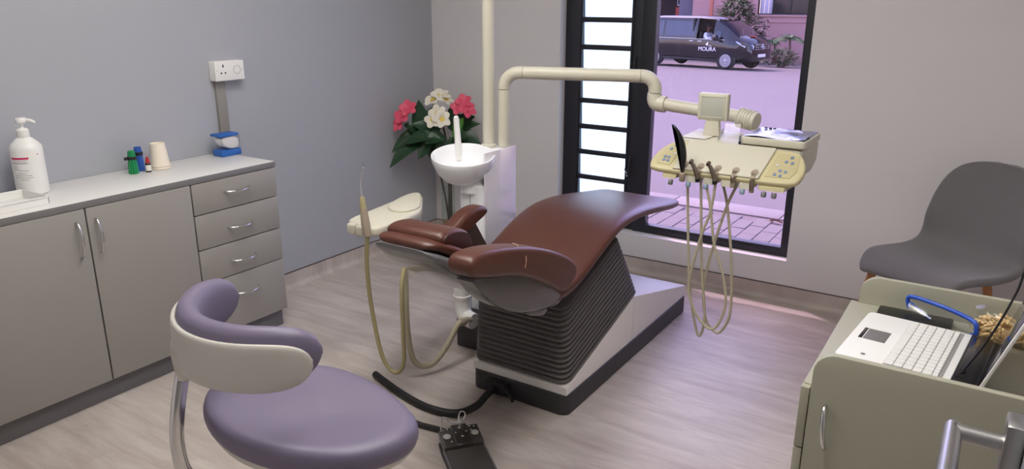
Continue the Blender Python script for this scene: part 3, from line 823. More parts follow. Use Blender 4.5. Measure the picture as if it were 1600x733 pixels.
# ---- things on the worktop
bx, by = .110, -2.532
t = thing('pump_bottle', 'white pump dispenser bottle with a pink striped label', 'bottle', (bx, by, CT))
obj('bottle_body', lathe(MB(), [(.046, 0), (.052, .004), (.0535, .012), (.0535, .168), (.0515, .180), (.044, .190), (.028, .206), (.020, .211), (.020, .222)], 36, (bx, by, CT)), 'white_plastic', t)
pc = obj('pump_collar', lathe(MB(), [(.0205, .213), (.0215, .216), (.0205, .238), (.016, .243), (.008, .245), (.0055, .247), (.0055, .268)], 24, (bx, by, CT)), 'white_plastic', t)
ca = math.atan2(-3.8617-by, 3.1137-bx)
mb = MB(); lathe(mb, [(.017, .264), (.019, .268), (.019, .277), (.016, .282), (0, .283)], 20, (bx, by, CT))
ad = ca+1.25; dv = Vector((math.cos(ad), math.sin(ad), 0)); c0 = Vector((bx, by, CT+.273))
tube(mb, [c0, c0+dv*.026, c0+dv*.040-Vector((0, 0, .006)), c0+dv*.044-Vector((0, 0, .011))], [.007, .006, .005, .004], 10, 4)
obj('pump_head', mb, 'white_plastic', t)
def label_patch(mb, a0, a1, z0, z1, r, n=12):
    vs = []
    for k in range(n+1):
        a = ca+a0+(a1-a0)*k/n
        for rr, z in ((r, z0), (r, z1), (r-.001, z1), (r-.001, z0)): vs.append((bx+math.cos(a)*rr, by+math.sin(a)*rr, CT+z))
    fs = [(k*4+j, k*4+(j+1) % 4, k*4+4+(j+1) % 4, k*4+4+j) for k in range(n) for j in range(4)]+[(0, 1, 2, 3), (n*4+3, n*4+2, n*4+1, n*4)]
    return mb.add(vs, fs)
# label angles grow to the right of the picture
obj('pink_band', label_patch(MB(), -1.15, .05, .137, .144, .0539), 'label_pink', t)
mb = MB(); rr = random.Random(2)
for z, a0, a1 in ((.131, -1.1, -.05), (.124, -1.12, -.1), (.121, -1.12, -.02), (.112, -1.1, -.7), (.105, -1.1, -.75), (.098, -1.1, -.6), (.094, -.6, -.05), (.084, -.8, -.2), (.076, -1.0, .1), (.068, -1.0, .15), (.060, -.7, -.1)):
    label_patch(mb, a0, a1, z, z+.0022, .0538, 6)
obj('label_print', mb, 'label_grey', t)
obj('label_dot', label_patch(MB(), .62, .68, .150, .155, .0539, 3), 'label_pink', t)

t = thing('plastic_tray', 'low white plastic tray at the left end of the worktop', 'tray', (.245, -2.71, CT))
tx0, tx1, ty0, ty1 = .15, .33, -2.86, -2.585
mb = MB(); rbox(mb, (tx0, ty0, CT+.0005), (tx1, ty1, CT+.003), .001); rbox(mb, (tx0, ty0, CT+.003), (tx0+.002, ty1, CT+.028), 0); rbox(mb, (tx1-.002, ty0, CT+.003), (tx1, ty1, CT+.028), 0); rbox(mb, (tx0, ty0, CT+.003), (tx1, ty0+.002, CT+.028), 0); rbox(mb, (tx0, ty1-.002, CT+.003), (tx1, ty1, CT+.028), 0)
obj('tray_wall', mb, 'white_plastic', t)
mb = MB(); tube(mb, [(x, y, CT+.029) for x, y in rrect(tx1-tx0, ty1-ty0, .012, 3, ((tx0+tx1)/2, (ty0+ty1)/2))+[rrect(tx1-tx0, ty1-ty0, .012, 3, ((tx0+tx1)/2, (ty0+ty1)/2))[0]]], .0028, 8)
obj('tray_rim', mb, 'white_plastic', t)

def stick_bundle(name, label, x, y, h, mat, mat_tip, n, band_z, flag, seed):
    t = thing(name, label, 'applicators', (x, y, CT)); r = random.Random(seed)
    pts = [(0, 0)]+[(math.cos(2*PI*k/6), math.sin(2*PI*k/6)) for k in range(6)]+[(2*math.cos(2*PI*(k+.5)/11)*.92, 2*math.sin(2*PI*(k+.5)/11)*.92) for k in range(11)]
    for k, (a, b) in enumerate(pts[:n]):
        mb = MB(); r0, r1 = .0088, .0058; hh = h*r.uniform(.95, 1.0)
        tube(mb, [(x+a*r0, y+b*r0, CT+.0008), (x+a*r1, y+b*r1, CT+hh)], [.0044, .0034], 7)
        obj('stick', mb, mat, t)
    mb = MB(); lathe(mb, [(.0182, band_z), (.0178, band_z+.013), (.0160, band_z+.013), (.0164, band_z)], 18, (x, y, CT)); 
    if flag:
        mb2 = MB(); a = ca+PI*.0; d = Vector((math.cos(ca-1.9), math.sin(ca-1.9), 0))
        rbox(mb, (x-.002, y-.034, CT+band_z), (x+.002, y-.014, CT+band_z+.013), .001)
    obj('strap', mb, 'band_black', t)
stick_bundle('green_applicator_bundle', 'bundle of green applicator sticks held by a black strap', .105, -2.132, .098, 'green_stick', 0, 18, .060, True, 1)
stick_bundle('blue_applicator_bundle', 'bundle of blue applicator sticks held by a black strap', .074, -2.084, .104, 'blue_stick', 0, 18, .068, False, 2)
x, y = .128, -2.080
t = thing('dropper_bottle', 'tiny dark bottle with white label and red cap beside the sticks', 'bottle', (x, y, CT))
obj('bottle_body', lathe(MB(), [(.0100, 0), (.0112, .002), (.0112, .034), (.009, .038), (.006, .040)], 20, (x, y, CT)), 'amber_dark', t)
obj('bottle_label', lathe(MB(), [(.0114, .007), (.0116, .008), (.0116, .030), (.0114, .031)], 20, (x, y, CT)), 'plate_white', t)
obj('bottle_cap', lathe(MB(), [(.0085, .038), (.0088, .040), (.0075, .052), (.0045, .062), (.003, .066), (0, .066)], 20, (x, y, CT)), 'red_cap', t)
def cup(dz, h, label):
    x, y = .095, -2.006
    t = thing('paper_cup', label, 'cup', (x, y, CT), group='upturned paper cups')
    r0, r1 = .0415, .0295
    obj('cup_wall', lathe(MB(), [(r0, dz+.004), (r1, dz+h), (r1-.003, dz+h), (r1-.003, dz+h-.006), (0, dz+h-.006), (0, dz+h-.007), (r1-.0035, dz+h-.007), (r0-.001, dz+.004)], 32, (x, y, CT)), 'paper_cream', t)
    mb = MB(); tube(mb, [(x+math.cos(2*PI*k/32)*(r0+.001), y+math.sin(2*PI*k/32)*(r0+.001), CT+dz+.003) for k in range(33)], .0022, 6, caps=False)
    obj('rolled_rim', mb, 'paper_cream', t)
cup(.0, .094, 'inner paper cup of the upturned pair, only its lower rim showing')
cup(.011, .098, 'cream paper cup standing upside down over another cup')

t = thing('tissue_dispenser', 'blue and clear dispenser box with white tissues at the worktop end', 'dispenser', (.10, -1.66, CT))
y0, y1, x0, x1 = -1.712, -1.604, .055, .125
obj('base_tray', B((x0, y0, CT+.0005), (x1, y1, CT+.030), .004), 'blue_box', t)
obj('lid', B((x0-.002, y0-.004, CT+.092), (x1+.002, y1-.008, CT+.104), .004), 'blue_box', t)
mb = MB(); [rbox(mb, (a-.001, b-.001, CT+.029), (a+.001, b+.001, CT+.093), 0) for a, b in ((x0+.003, y0+.003), (x1-.003, y0+.003), (x0+.003, y1-.003), (x1-.003, y1-.003))]
obj('corner_post', mb, 'clear_plastic', t)
obj('clear_front', B((x1-.003, y0+.004, CT+.03), (x1-.002, y1-.004, CT+.092), 0), 'clear_plastic', t); obj('clear_side', B((x0+.004, y1-.003, CT+.03), (x1-.004, y1-.002, CT+.092), 0), 'clear_plastic', t)
mb = MB(); prism(mb, [(y0+.008, CT+.090), (y1-.008, CT+.091), (y1-.006, CT+.034), (y0+.060, CT+.031), (y0+.030, CT+.042), (y0+.014, CT+.062)], 'x', x0+.008, x1-.005, .006, 3, 1)
obj('tissue_stack', mb, 'tissue', t)
# ================================================================ DENTAL CHAIR
t = dc = thing('dental_chair', 'brown leather dental chair on a pleated lift and white base', 'dental chair', (1.70, -1.02, 0))
X0, X1 = 1.482, 1.920
# plinth
pl_ = rrect(X1-X0, 1.245, .035, 5, ((X0+X1)/2, -1.018))
obj('plinth', prism(MB(), pl_, 'z', .001, .086, .006), 'base_dark', dc)
# white wedge cover, in a front and a rear shell
def wedge(y0, y1, z0, z1, w0=X0+.006, w1=X1-.006):
    mb = MB(); r = .008
    sec = lambda y, z: [(w0, y, .0865), (w0, y, z-r), (w0+r*.3, y, z-r*.3), (w0+r, y, z), (w1-r, y, z), (w1-r*.3, y, z-r*.3), (w1, y, z-r), (w1, y, .0865)]
    return loft(mb, [sec(y0, z0), sec(y1, z1)])
obj('front_cover', wedge(-1.634, -1.047, .118, .292), 'base_white', dc)
obj('rear_cover', wedge(-1.044, -.412, .292, .140), 'base_white', dc)
# bellows
N = 15; rings = []
def bell(k, off):
    q = k/N; fz = .122+.300*q; sl = .285+.075*q
    yf = -1.628+.02*q - off; yb = -1.002-.165*q + off; xa = 1.486+.005*q-off; xb = 1.909-.025*q+off; r = .035+off
    o = []
    for (a, b) in rrect(xb-xa, yb-yf, r, 5, ((xa+xb)/2, (yf+yb)/2)): o.append((a, b, fz+(b+1.628)*sl))
    return o
for k in range(N):
    for s, off in ((0, -.020), (.10, -.008), (.28, .004), (.5, .007), (.72, .004), (.90, -.008)): rings.append(bell(k+s, off))
rings.append(bell(N, -.020)); rings.append(bell(N+.15, -.022))
obj('bellows', loft(MB(), rings), 'rubber_pleat', dc, ang=70)
# lower seat frame between the bellows and the upholstery
obj('seat_frame', prism(MB(), [(-1.70, .455), (-1.64, .435), (-1.17, .600), (-1.10, .655), (-1.20, .655), (-1.32, .612), (-1.46, .552), (-1.62, .515), (-1.72, .51)], 'x', 1.515, 1.875, .02, 3), 'shell_dark', dc)
# seat and leg rest: one long curved cushion
SE = [(-1.765, .500, .035, .190), (-1.755, .485, .062, .208), (-1.72, .478, .080, .220), (-1.66, .478, .080, .226), (-1.58, .492, .072, .228), (-1.48, .528, .066, .228), (-1.38, .568, .064, .228),
      (-1.28, .602, .062, .227), (-1.18, .622, .060, .226), (-1.08, .626, .058, .225), (-.98, .620, .058, .223), (-.86, .606, .058, .222), (-.74, .590, .056, .220), (-.64, .577, .055, .218), (-.575, .570, .054, .212), (-.545, .569, .050, .202), (-.530, .574, .036, .188)]
def sring(y, zb, th, hw, cx=1.697, seg=36):
    o = []
    for (a, b) in ring_se(hw, th/2, .42, seg, .75):
        dish = -.010*(1-(a/hw)**2) if b > 0 else 0
        o.append((cx+a, y, zb+th/2+b+dish))
    return o
def dens(T, n=3):
    return [tuple(v) for v in [list(x) for x in zip(*[ [p[i] for p in spline_n(T, n)] for i in range(len(T[0])) ])]]
def spline_n(T, n):
    out = []; N_ = len(T)
    for i in range(N_-1):
        a, b, c, d = T[max(i-1, 0)], T[i], T[i+1], T[min(i+2, N_-1)]
        for k in range(n):
            u = k/n; out.append(tuple(.5*((2*b[m])+(-a[m]+c[m])*u+(2*a[m]-5*b[m]+4*c[m]-d[m])*u*u+(-a[m]+3*b[m]-3*c[m]+d[m])*u**3) for m in range(len(b))))
    out.append(tuple(T[-1])); return out
obj('seat_cushion', loft(MB(), [sring(*s) for s in spline_n(SE, 3)]), 'leather_brown', dc, ang=60)
# reclined back: shell below, cushion above
BK = [(-2.275, .800, .826, .085), (-2.262, .778, .834, .104), (-2.225, .742, .832, .122), (-2.15, .690, .795, .160), (-2.05, .628, .735, .190), (-1.93, .558, .665, .208), (-1.82, .500, .605, .212), (-1.74, .472, .562, .200)]
def bring(y, z0, z1, hw, seg=32):
    return [(1.70+a, y, (z0+z1)/2+b) for (a, b) in ring_se(hw, (z1-z0)/2, .5, seg, .7)]
B2 = spline_n(BK, 3)
obj('backrest_shell', loft(MB(), [bring(y, a, a+(b-a)*.55, w) for y, a, b, w in B2]), 'shell_dark', dc, ang=60)
obj('backrest_trim', loft(MB(), [bring(y-.010*(1-i/9), a+(b-a)*.12, a+(b-a)*.62, w+.008-.004*i/9) for i, (y, a, b, w) in enumerate(B2[:9])]), 'shell_edge', dc, ang=60)
obj('backrest_cushion', loft(MB(), [bring(y, a+(b-a)*.55, b+.004, w-.003) for y, a, b, w in B2]), 'leather_brown', dc, ang=60)
# headrest bolster
PL = [(-2.228, .818), (-2.232, .842), (-2.215, .856), (-2.17, .857), (-2.115, .846), (-2.082, .826), (-2.066, .795), (-2.070, .758), (-2.10, .748), (-2.15, .775)]
hr = obj('headrest_bolster', prism(MB(), PL, 'x', 1.592, 1.812, .022, 4, 2), 'leather_brown', dc, ang=60)
obj('end_panel', prism(MB(), [(a*.86-.14*2.15, b*.86+.14*.805) for a, b in PL], 'x', 1.806, 1.8145, .004, 2, 2), 'leather_dark', hr)
# near armrest folded back alongside the backrest
AP = [(-2.324, .822), (-2.300, .842), (-2.207, .836), (-2.035, .798), (-1.898, .752), (-1.758, .688), (-1.695, .636), (-1.715, .592), (-1.790, .560), (-1.895, .630), (-2.066, .716), (-2.208, .750), (-2.317, .781)]
ar = obj('armrest_pad', prism(MB(), AP, 'x', 1.898, 1.984, .016, 5, 2), 'leather_brown', dc, ang=60)
obj('stitched_seam', tube(MB(), [(1.9855, -2.050, .735), (1.9865, -2.045, .760), (1.975, -2.040, .785), (1.945, -2.036, .7985), (1.93, -2.036, .7995)], .0013, 6, 4), 'thread', ar)
AS = [(-2.300, .778), (-2.193, .752), (-2.051, .722), (-1.878, .634), (-1.785, .561), (-1.826, .541), (-1.925, .548), (-2.05, .582), (-2.14, .626), (-2.232, .694)]
obj('armrest_shell', prism(MB(), AS, 'x', 1.900, 1.972, .010, 4, 1), 'shell_grey', dc, ang=60)
obj('hinge_bracket', prism(MB(), [(-1.875, .548), (-1.850, .528), (-1.862, .512), (-1.885, .509), (-1.99, .548), (-1.98, .58)], 'x', 1.872, 1.955, .010, 3, 1), 'shell_dark', dc)
# far armrest and its strut
FA = [(-1.95, .640), (-1.86, .672), (-1.745, .708), (-1.673, .744), (-1.611, .754), (-1.555, .747), (-1.533, .727), (-1.548, .706), (-1.605, .690), (-1.70, .655), (-1.82, .610), (-1.93, .590)]
obj('armrest_pad', prism(MB(), FA, 'x', 1.432, 1.500, .018, 5, 2), 'leather_brown', dc, ang=60)
obj('armrest_strut', prism(MB(), [(-1.690, .672), (-1.628, .706), (-1.515, .545), (-1.63, .545)], 'x', 1.470, 1.494, .004), 'shell_dark', dc)
# cable gland at the front of the plinth
cg = obj('cable_socket', B((1.565, -1.672, .020), (1.660, -1.638, .072), .006), 'rubber_black', dc)
obj('lock_lever', tube(MB(), [(1.665, -1.672, .055), (1.70, -1.682, .042), (1.715, -1.70, .034)], [.010, .009, .007], 8, 3), 'rubber_black', cg)

# ================================================================ SPITTOON UNIT
t = un = thing('spittoon_unit', 'white dental unit column with rinsing bowl and glossy side panel', 'dental unit', (1.21, -1.15, 0))
obj('base', B((1.195, -1.365, .001), (1.44, -1.06, .155), .008), 'base_dark', un)
obj('pedestal', prism(MB(), rrect(.135, .255, .025, 5, (1.2165, -1.1475)), 'z', .155, .735, .005), 'pure_white', un)
obj('tower', B((1.150, -1.135, .60), (1.283, -1.022, .875), .008, 3), 'pure_white', un)
obj('side_panel', B((1.2845, -1.268, .16), (1.291, -1.021, .880), .002), 'lilac_gloss', un)
obj('panel_joint', B((1.2155, -1.2765, .16), (1.2175, -1.2745, .735), 0), 'unit_edge', un)
bc = Vector((1.172, -1.262, .862)); ba = Vector((.10, -.16, 1)).normalized()
bo = obj('rinsing_bowl', lathe(MB(), [(.030, -.128), (.060, -.124), (.095, -.103), (.122, -.068), (.136, -.028), (.141, -.006), (.140, .001), (.135, .002), (.130, -.003), (.122, -.030), (.102, -.066), (.070, -.088), (.034, -.094), (.012, -.094), (.012, -.100), (0, -.100)], 44, bc, ba), 'pure_white', un, ang=60)
obj('drain', lathe(MB(), [(.013, -.0935), (.013, -.0915), (.008, -.0925), (0, -.0925)], 16, bc, ba), 'steel', bo)
obj('bowl_neck', lathe(MB(), [(.060, -.02), (.056, .015), (.050, .03)], 24, (1.205, -1.235, .720), (0, 0, 1)), 'pure_white', un)
obj('water_spout', tube(MB(), [(1.085, -1.180, .815), (1.083, -1.180, .90), (1.080, -1.182, .965), (1.080, -1.185, 1.000), (1.081, -1.188, 1.012)], [.0160, .0145, .0132, .0128, .009], 14, 5), 'white_plastic', un)
ep = obj('drain_elbow', tube(MB(), [(1.262, -1.405, .40), (1.262, -1.405, .25), (1.270, -1.410, .200), (1.295, -1.415, .178), (1.335, -1.42, .172)], .036, 16, 5), 'white_plastic', un)
obj('elbow_ring', lathe(MB(), [(.0355, 0), (.040, .002), (.040, .014), (.0355, .016)], 20, (1.262, -1.405, .262), (0, 0, 1)), 'white_plastic', ep)
# light pole
po = thing('lamp_pole', 'cream vertical pole rising from the dental unit past the flowers', 'pole', (1.21, -1.10, .876))
obj('pole_tube', lathe(MB(), [(.0265, .8765), (.0265, ZC)], 24, (1.195, -1.098, 0)), 'cream_plastic', po)
obj('pole_collar', lathe(MB(), [(.034, .8765), (.034, .886), (.0275, .890)], 24, (1.195, -1.098, 0)), 'cream_plastic', po)
# swing arm carrying the instrument table
A0 = Vector((1.252, -1.060, .8765)); AZ = 1.205; A1 = Vector((1.880, -.865, AZ))
sa = thing('swing_arm', 'cream tubular arm reaching across the window to the instrument table', 'arm', tuple(A0))
obj('riser', lathe(MB(), [(.0275, 0), (.0275, .254)], 24, A0), 'cream_plastic', sa)
dh = (A1-A0); dh.z = 0; dh.normalize(); r_ = .0275; R2 = .07
top = A0+Vector((0, 0, AZ-A0.z))
arc = [A0+Vector((0, 0, .2565))]+[A0+Vector((0, 0, AZ-A0.z-R2))+dh*R2*(1-math.cos(a))+Vector((0, 0, R2*math.sin(a))) for a in [PI/2*k/8 for k in range(9)]]
obj('bend', tube(MB(), arc+[top+dh*.088], r_, 24), 'cream_plastic', sa)
obj('beam', tube(MB(), [top+dh*.090, A1-dh*.062], r_, 24), 'cream_plastic', sa)
arc = [A1-dh*.060]+[A1-dh*.055+dh*.055*math.sin(a)-Vector((0, 0, .055*(1-math.cos(a)))) for a in [PI/2*k/8 for k in range(9)]]
obj('bend', tube(MB(), arc+[A1-Vector((0, 0, .066))], r_, 24), 'cream_plastic', sa)
E0 = A1-Vector((0, 0, .068)); E1 = E0-Vector((0, 0, .040)); J0 = Vector((2.27, -.862, 1.066))
d2 = (J0-E1).normalized()
arc = [E0, E0-Vector((0, 0, .02))]+[E1+Vector((0, 0, .012))*(1-k/5)+d2*.05*(k/5) for k in range(1, 6)]
obj('elbow', tube(MB(), [E0, E0-Vector((0, 0, .022)), E1+d2*.012, E1+d2*.05], [.030, .032, .034, .034], 24, 4), 'cream_plastic', sa)
obj('forearm', tube(MB(), [E1+d2*.048, J0], .026, 24), 'cream_plastic', sa)
obj('ribbed_joint', lathe(MB(), [(.030, 0)]+[(r, .006+.013*k+o) for k in range(5) for r, o in ((.036, 0), (.040, .003), (.040, .008), (.036, .011))]+[(.036, .075), (.033, .083), (0, .084)], 28, J0-Vector((.035, 0, 0)), (1, -.25, -.12)), 'cream_plastic', sa)

# ================================================================ INSTRUMENT TABLE
t = it = thing('instrument_table', 'cream dentist instrument table with keypads hanging before the window', 'instrument table', (2.32, -1.12, .90))
# sloped front console: outline in (x, slope distance), laid on the tilted plane
FO = Vector((0, -1.318, .918)); SD = Vector((0, .165, .088)); SDn = SD.normalized(); NN = Vector((0, -SDn.z, SDn.y))
def slope(mb, poly, t0, t1, r=.0, sm=0):
    m2 = prism(MB(), poly, 'z', t0, t1, r, 3, sm)
    return mb.add([Vector((a, 0, 0))+FO+SDn*b+NN*c for a, b, c in m2.v], m2.f)
ow = [(2.052, .030), (2.065, .004), (2.16, 0), (2.46, 0), (2.566, .004), (2.586, .030), (2.592, .085), (2.570, .150), (2.535, .185), (2.12, .185), (2.076, .150), (2.050, .085)]
obj('console_rim', slope(MB(), ow, -.016, .006, .008, 2), 'yellowed_plastic', it)
obj('console_deck', slope(MB(), [(2.150, .006), (2.455, .006), (2.470, .178), (2.155, .178)], .004, .014, .004), 'cream_plastic', it)
kl = obj('keypad', slope(MB(), [(2.072, .050), (2.080, .030), (2.132, .026), (2.142, .160), (2.118, .165), (2.078, .110)], .0055, .0085, .001), 'panel_yellow', it)
kr = obj('keypad', slope(MB(), [(2.470, .026), (2.552, .030), (2.566, .070), (2.556, .150), (2.482, .158)], .0055, .0085, .001), 'panel_yellow', it)
def btn(par, a, b, r=.0062, mat='button_blue'):
    obj('button', slope(MB(), [(a+math.cos(2*PI*k/14)*r, b+math.sin(2*PI*k/14)*r*1.25) for k in range(14)], .008, .0105, .001), mat, par)
for a, b in ((2.116, .138), (2.104, .116), (2.098, .070), (2.113, .068), (2.100, .050), (2.116, .048)): btn(kl, a, b)
btn(kl, 2.127, .090, .006, 'button_pale')
for a, b in ((2.533, .138), (2.520, .112), (2.541, .108), (2.512, .062), (2.531, .058), (2.500, .040), (2.519, .036)): btn(kr, a, b)
btn(kr, 2.497, .090, .006, 'button_pale')
# top housing and underside
obj('housing', prism(MB(), [(-1.150, .905), (-1.145, 1.004), (-1.135, 1.009), (-.895, 1.011), (-.875, 1.000), (-.880, .930), (-.96, .900)], 'x', 2.085, 2.552, .012, 3), 'cream_plastic', it)
obj('underside', prism(MB(), [(-1.315, .905), (-1.318, .892), (-1.10, .880), (-1.08, .925), (-1.14, .975)], 'x', 2.11, 2.165, .008, 2), 'yellowed_plastic', it)
obj('underside', prism(MB(), [(-1.315, .905), (-1.318, .892), (-1.10, .880), (-1.08, .925), (-1.14, .975)], 'x', 2.455, 2.545, .008, 2), 'yellowed_plastic', it)
for k in range(4):
    xa = 2.200+.0635*k
    obj('holder_block', prism(MB(), [(-1.316, .908), (-1.318, .888), (-1.24, .885), (-1.20, .93)], 'x', xa, xa+.046, .006, 2), 'cream_plastic', it)
HX = [2.188, 2.247, 2.309, 2.372, 2.437]
for x in HX:
    mb = MB(); slope(mb, [(x+math.cos(a)*.013, .030+math.sin(a)*.018) for a in [2*PI*k/18 for k in range(18)]], .012, .0152); slope(mb, [(x-.008, -.002), (x+.008, -.002), (x+.008, .03), (x-.008, .03)], .012, .0152)
    obj('holder_notch', mb, 'hose_brown', it)
for x, m_ in ((2.145, 'knob_grey'), (2.212, 'knob_blue'), (2.276, 'knob_blue'), (2.405, 'knob_blue'), (2.478, 'knob_grey'), (2.512, 'knob_grey')):
    obj('adjuster_knob', lathe(MB(), [(.007, 0), (.009, .003), (.009, .016), (.007, .019), (0, .019)], 14, (x, -1.312, .887), (.0, -.35, -.93)), m_, it)
# hoses hanging from the holders, each with its handpiece
def handpiece(label, loop, y, mat_hose, kind, hx):
    t = thing('handpiece', label, 'handpiece', (hx, -1.32, .92))
    obj('hose', tube(MB(), [(a, y+dy, b) for (a, b), dy in zip(loop, [0]*len(loop))], .0052, 8, 6), mat_hose, t)
    if kind == 'syringe':
        obj('collar', lathe(MB(), [(.0075, 0), (.0082, .003), (.0082, .020), (.006, .024)], 14, (hx, -1.322, .893), (0, -.05, 1)), 'black_plastic', t)
        obj('handpiece_body', tube(MB(), [(hx, -1.325, .908), (hx-.001, -1.332, .925), (hx-.010, -1.336, .946), (hx-.018, -1.338, .960)], [.0075, .0095, .0078, .0065], 12, 4), 'metal_handpiece', t)
        obj('head', lathe(MB(), [(0, -.009), (.0065, -.008), (.0075, 0), (.0065, .008), (0, .009)], 14, (hx-.022, -1.339, .966), (.5, -.5, .6)), 'metal_handpiece', t)
    elif kind == 'empty':
        obj('collar', lathe(MB(), [(.0075, 0), (.0085, .003), (.0085, .022), (.006, .026)], 14, (hx, -1.322, .890), (0, -.05, 1)), 'hose_brown', t)
        obj('handpiece_body', tube(MB(), [(hx, -1.324, .905), (hx+.001, -1.328, .920), (hx-.002, -1.326, .932)], [.007, .0085, .006], 12, 4), 'metal_handpiece', t)
H1 = [(2.196, .905), (2.213, .706), (2.231, .518), (2.251, .404), (2.284, .295), (2.302, .346), (2.297, .425), (2.275, .575), (2.247, .895)]
H2 = [(2.273, .897), (2.299, .801), (2.324, .668), (2.364, .564), (2.383, .454), (2.359, .362), (2.323, .348), (2.272, .4), (2.242, .481), (2.249, .57), (2.276, .706), (2.3, .792), (2.309, .893)]
H3 = [(2.316, .895), (2.345, .796), (2.377, .589), (2.389, .409), (2.368, .335), (2.342, .314), (2.3, .359), (2.281, .473), (2.292, .573), (2.314, .69), (2.344, .814), (2.372, .890)]
handpiece('bent metal handpiece nearest the black blade, on a beige hose', H1, -1.285, 'hose_beige', 'syringe', HX[1])
handpiece('bent metal handpiece in the middle holder, its hose crossing others', H2, -1.312, 'hose_beige', 'syringe', HX[2])
handpiece('short handpiece in the holder right of the two bent ones', H3, -1.262, 'hose_beige', 'empty', HX[3])
t = thing('suction_tip', 'small grey handpiece end in the last holder by the right keypad', 'handpiece', (HX[4], -1.32, .90))
obj('handpiece_body', tube(MB(), [(HX[4], -1.320, .882), (HX[4]+.001, -1.326, .905), (HX[4]-.002, -1.326, .925)], [.007, .0085, .006], 12, 4), 'metal_handpiece', t)
obj('collar', lathe(MB(), [(.0075, 0), (.0085, .003), (.0085, .014), (.006, .018)], 14, (HX[4], -1.320, .880), (0, -.05, 1)), 'hose_brown', t)
# black blade shaped light guard in the first holder
t = thing('curing_lamp', 'black blade shaped lamp standing upright in the left holder', 'handpiece', (2.188, -1.32, .92))
BP = [(2.190, .905), (2.200, .950), (2.201, .985), (2.192, 1.025), (2.174, 1.060), (2.149, 1.086), (2.138, 1.090), (2.146, 1.080), (2.160, 1.058), (2.172, 1.02), (2.176, .98), (2.182, .94)]
obj('blade', prism(MB(), BP, 'y', -1.332, -1.316, .004, 3, 1), 'black_plastic', t)
obj('cup', lathe(MB(), [(.009, 0), (.011, .004), (.012, .030), (.009, .034)], 14, (2.190, -1.322, .888), (.05, -.05, 1)), 'hose_brown', t)

# x-ray viewer on the table
t = thing('film_viewer', 'small square cream screen on a foot standing on the instrument table', 'screen', (2.222, -1.02, 1.012))
cy = -1.040; obj('foot', prism(MB(), [(2.160, 1.0125), (2.226, 1.0125), (2.218, 1.075), (2.168, 1.075)], 'y', cy-.012, cy+.014, .004), 'cream_plastic', t)
sx, sz = 2.192, 1.122
vw = obj('screen_housing', B((sx-.058, cy-.016, sz-.050), (sx+.058, cy+.016, sz+.052), .007, 3), 'cream_plastic', t)
obj('screen_face', B((sx-.043, cy-.0185, sz-.036), (sx+.043, cy-.0155, sz+.038), .002), 'screen_pale', vw)
mb = MB(); 
for a, b in (((sx-.046, sz-.040), (sx+.046, sz-.036)), ((sx-.046, sz+.038), (sx+.046, sz+.042)), ((sx-.047, sz-.040), (sx-.043, sz+.042)), ((sx+.043, sz-.040), (sx+.047, sz+.042))): rbox(mb, (a[0], cy-.0195, a[1]), (b[0], cy-.0155, b[1]), .001)
obj('screen_bezel', mb, 'cream_plastic', vw)
# tray with foil
t = thing('instrument_tray', 'shallow white tray with shiny film on the right of the instrument table', 'tray', (2.45, -1.02, 1.012))
tp = [(2.335, -1.150), (2.560, -1.150), (2.560, -.905), (2.335, -.905)]
obj('tray_body', prism(MB(), rrect(.226, .246, .014, 3, (2.448, -1.028)), 'z', 1.0125, 1.040, .004), 'cream_plastic', t)
mb = MB(); n = 16
fo = [(2.342+.212*i/n, -1.144+.232*j/n, 1.0425+.0035*math.sin(7*i/n+3*j/n)*math.sin(5*j/n+1)+.0022*math.sin(23*i/n)*math.sin(19*j/n)) for j in range(n+1) for i in range(n+1)]
q_ = [(j*(n+1)+i, j*(n+1)+i+1, (j+1)*(n+1)+i+1, (j+1)*(n+1)+i) for j in range(n) for i in range(n)]
m_ = len(fo); mb.add(fo+[(a, b, 1.0402) for a, b, c in fo], q_+[tuple(k+m_ for k in reversed(f)) for f in q_])
obj('film_cover', mb, 'foil', t)
mb = MB(); [lathe(mb, [(0, 0), (.006, 0), (.006, .004), (0, .004)], 10, (2.372+.016*k, -.955, 1.0455)) for k in range(3)]
obj('dark_studs', mb, 'hole_dark', t)
tag(obj('round_mirror_case', lathe(MB(), [(.052, 0), (.056, .002), (.056, .005), (.050, .006), (.047, .004), (0, .004)], 28, (2.462, -1.010, 1.0465)), 'clear_plastic', origin=(2.462, -1.01, 1.0465)), 'round clear lid lying on the film of the instrument tray', 'lid')
# clear holder and pen between the screen and the tray
t = thing('clear_stand', 'small folded clear plastic stand beside the cream screen', 'stand', (2.285, -1.09, 1.011))
mb = MB(); [mb.add([(a[0], a[1], a[2]), (b[0], b[1], b[2]), (b[0], b[1]+.003, b[2]+.001), (a[0], a[1]+.003, a[2]+.001), (a[0]+.055, a[1]+.01, a[2]), (b[0]+.055, b[1]+.01, b[2]), (b[0]+.055, b[1]+.013, b[2]+.001), (a[0]+.055, a[1]+.013, a[2]+.001)], [(0, 1, 5, 4), (3, 7, 6, 2), (0, 3, 2, 1), (4, 5, 6, 7), (0, 4, 7, 3), (1, 2, 6, 5)]) for a, b in (((2.262, -1.120, 1.0125), (2.258, -1.095, 1.072)), ((2.262, -1.070, 1.0125), (2.258, -1.093, 1.072)))]
obj('folded_sheet', mb, 'clear_plastic', t)
obj('front_lip', tube(MB(), [(2.250, -1.135, 1.0155), (2.256, -1.120, 1.045), (2.258, -1.112, 1.052)], .003, 6, 3), 'steel', t)
tag(obj('black_pen', tube(MB(), [(2.300, -1.035, 1.0175), (2.338, -1.165, 1.0175)], [.004, .006, .006, .005], 8), 'black_plastic'), 'thick black pen lying on the instrument table beside the tray', 'pen')
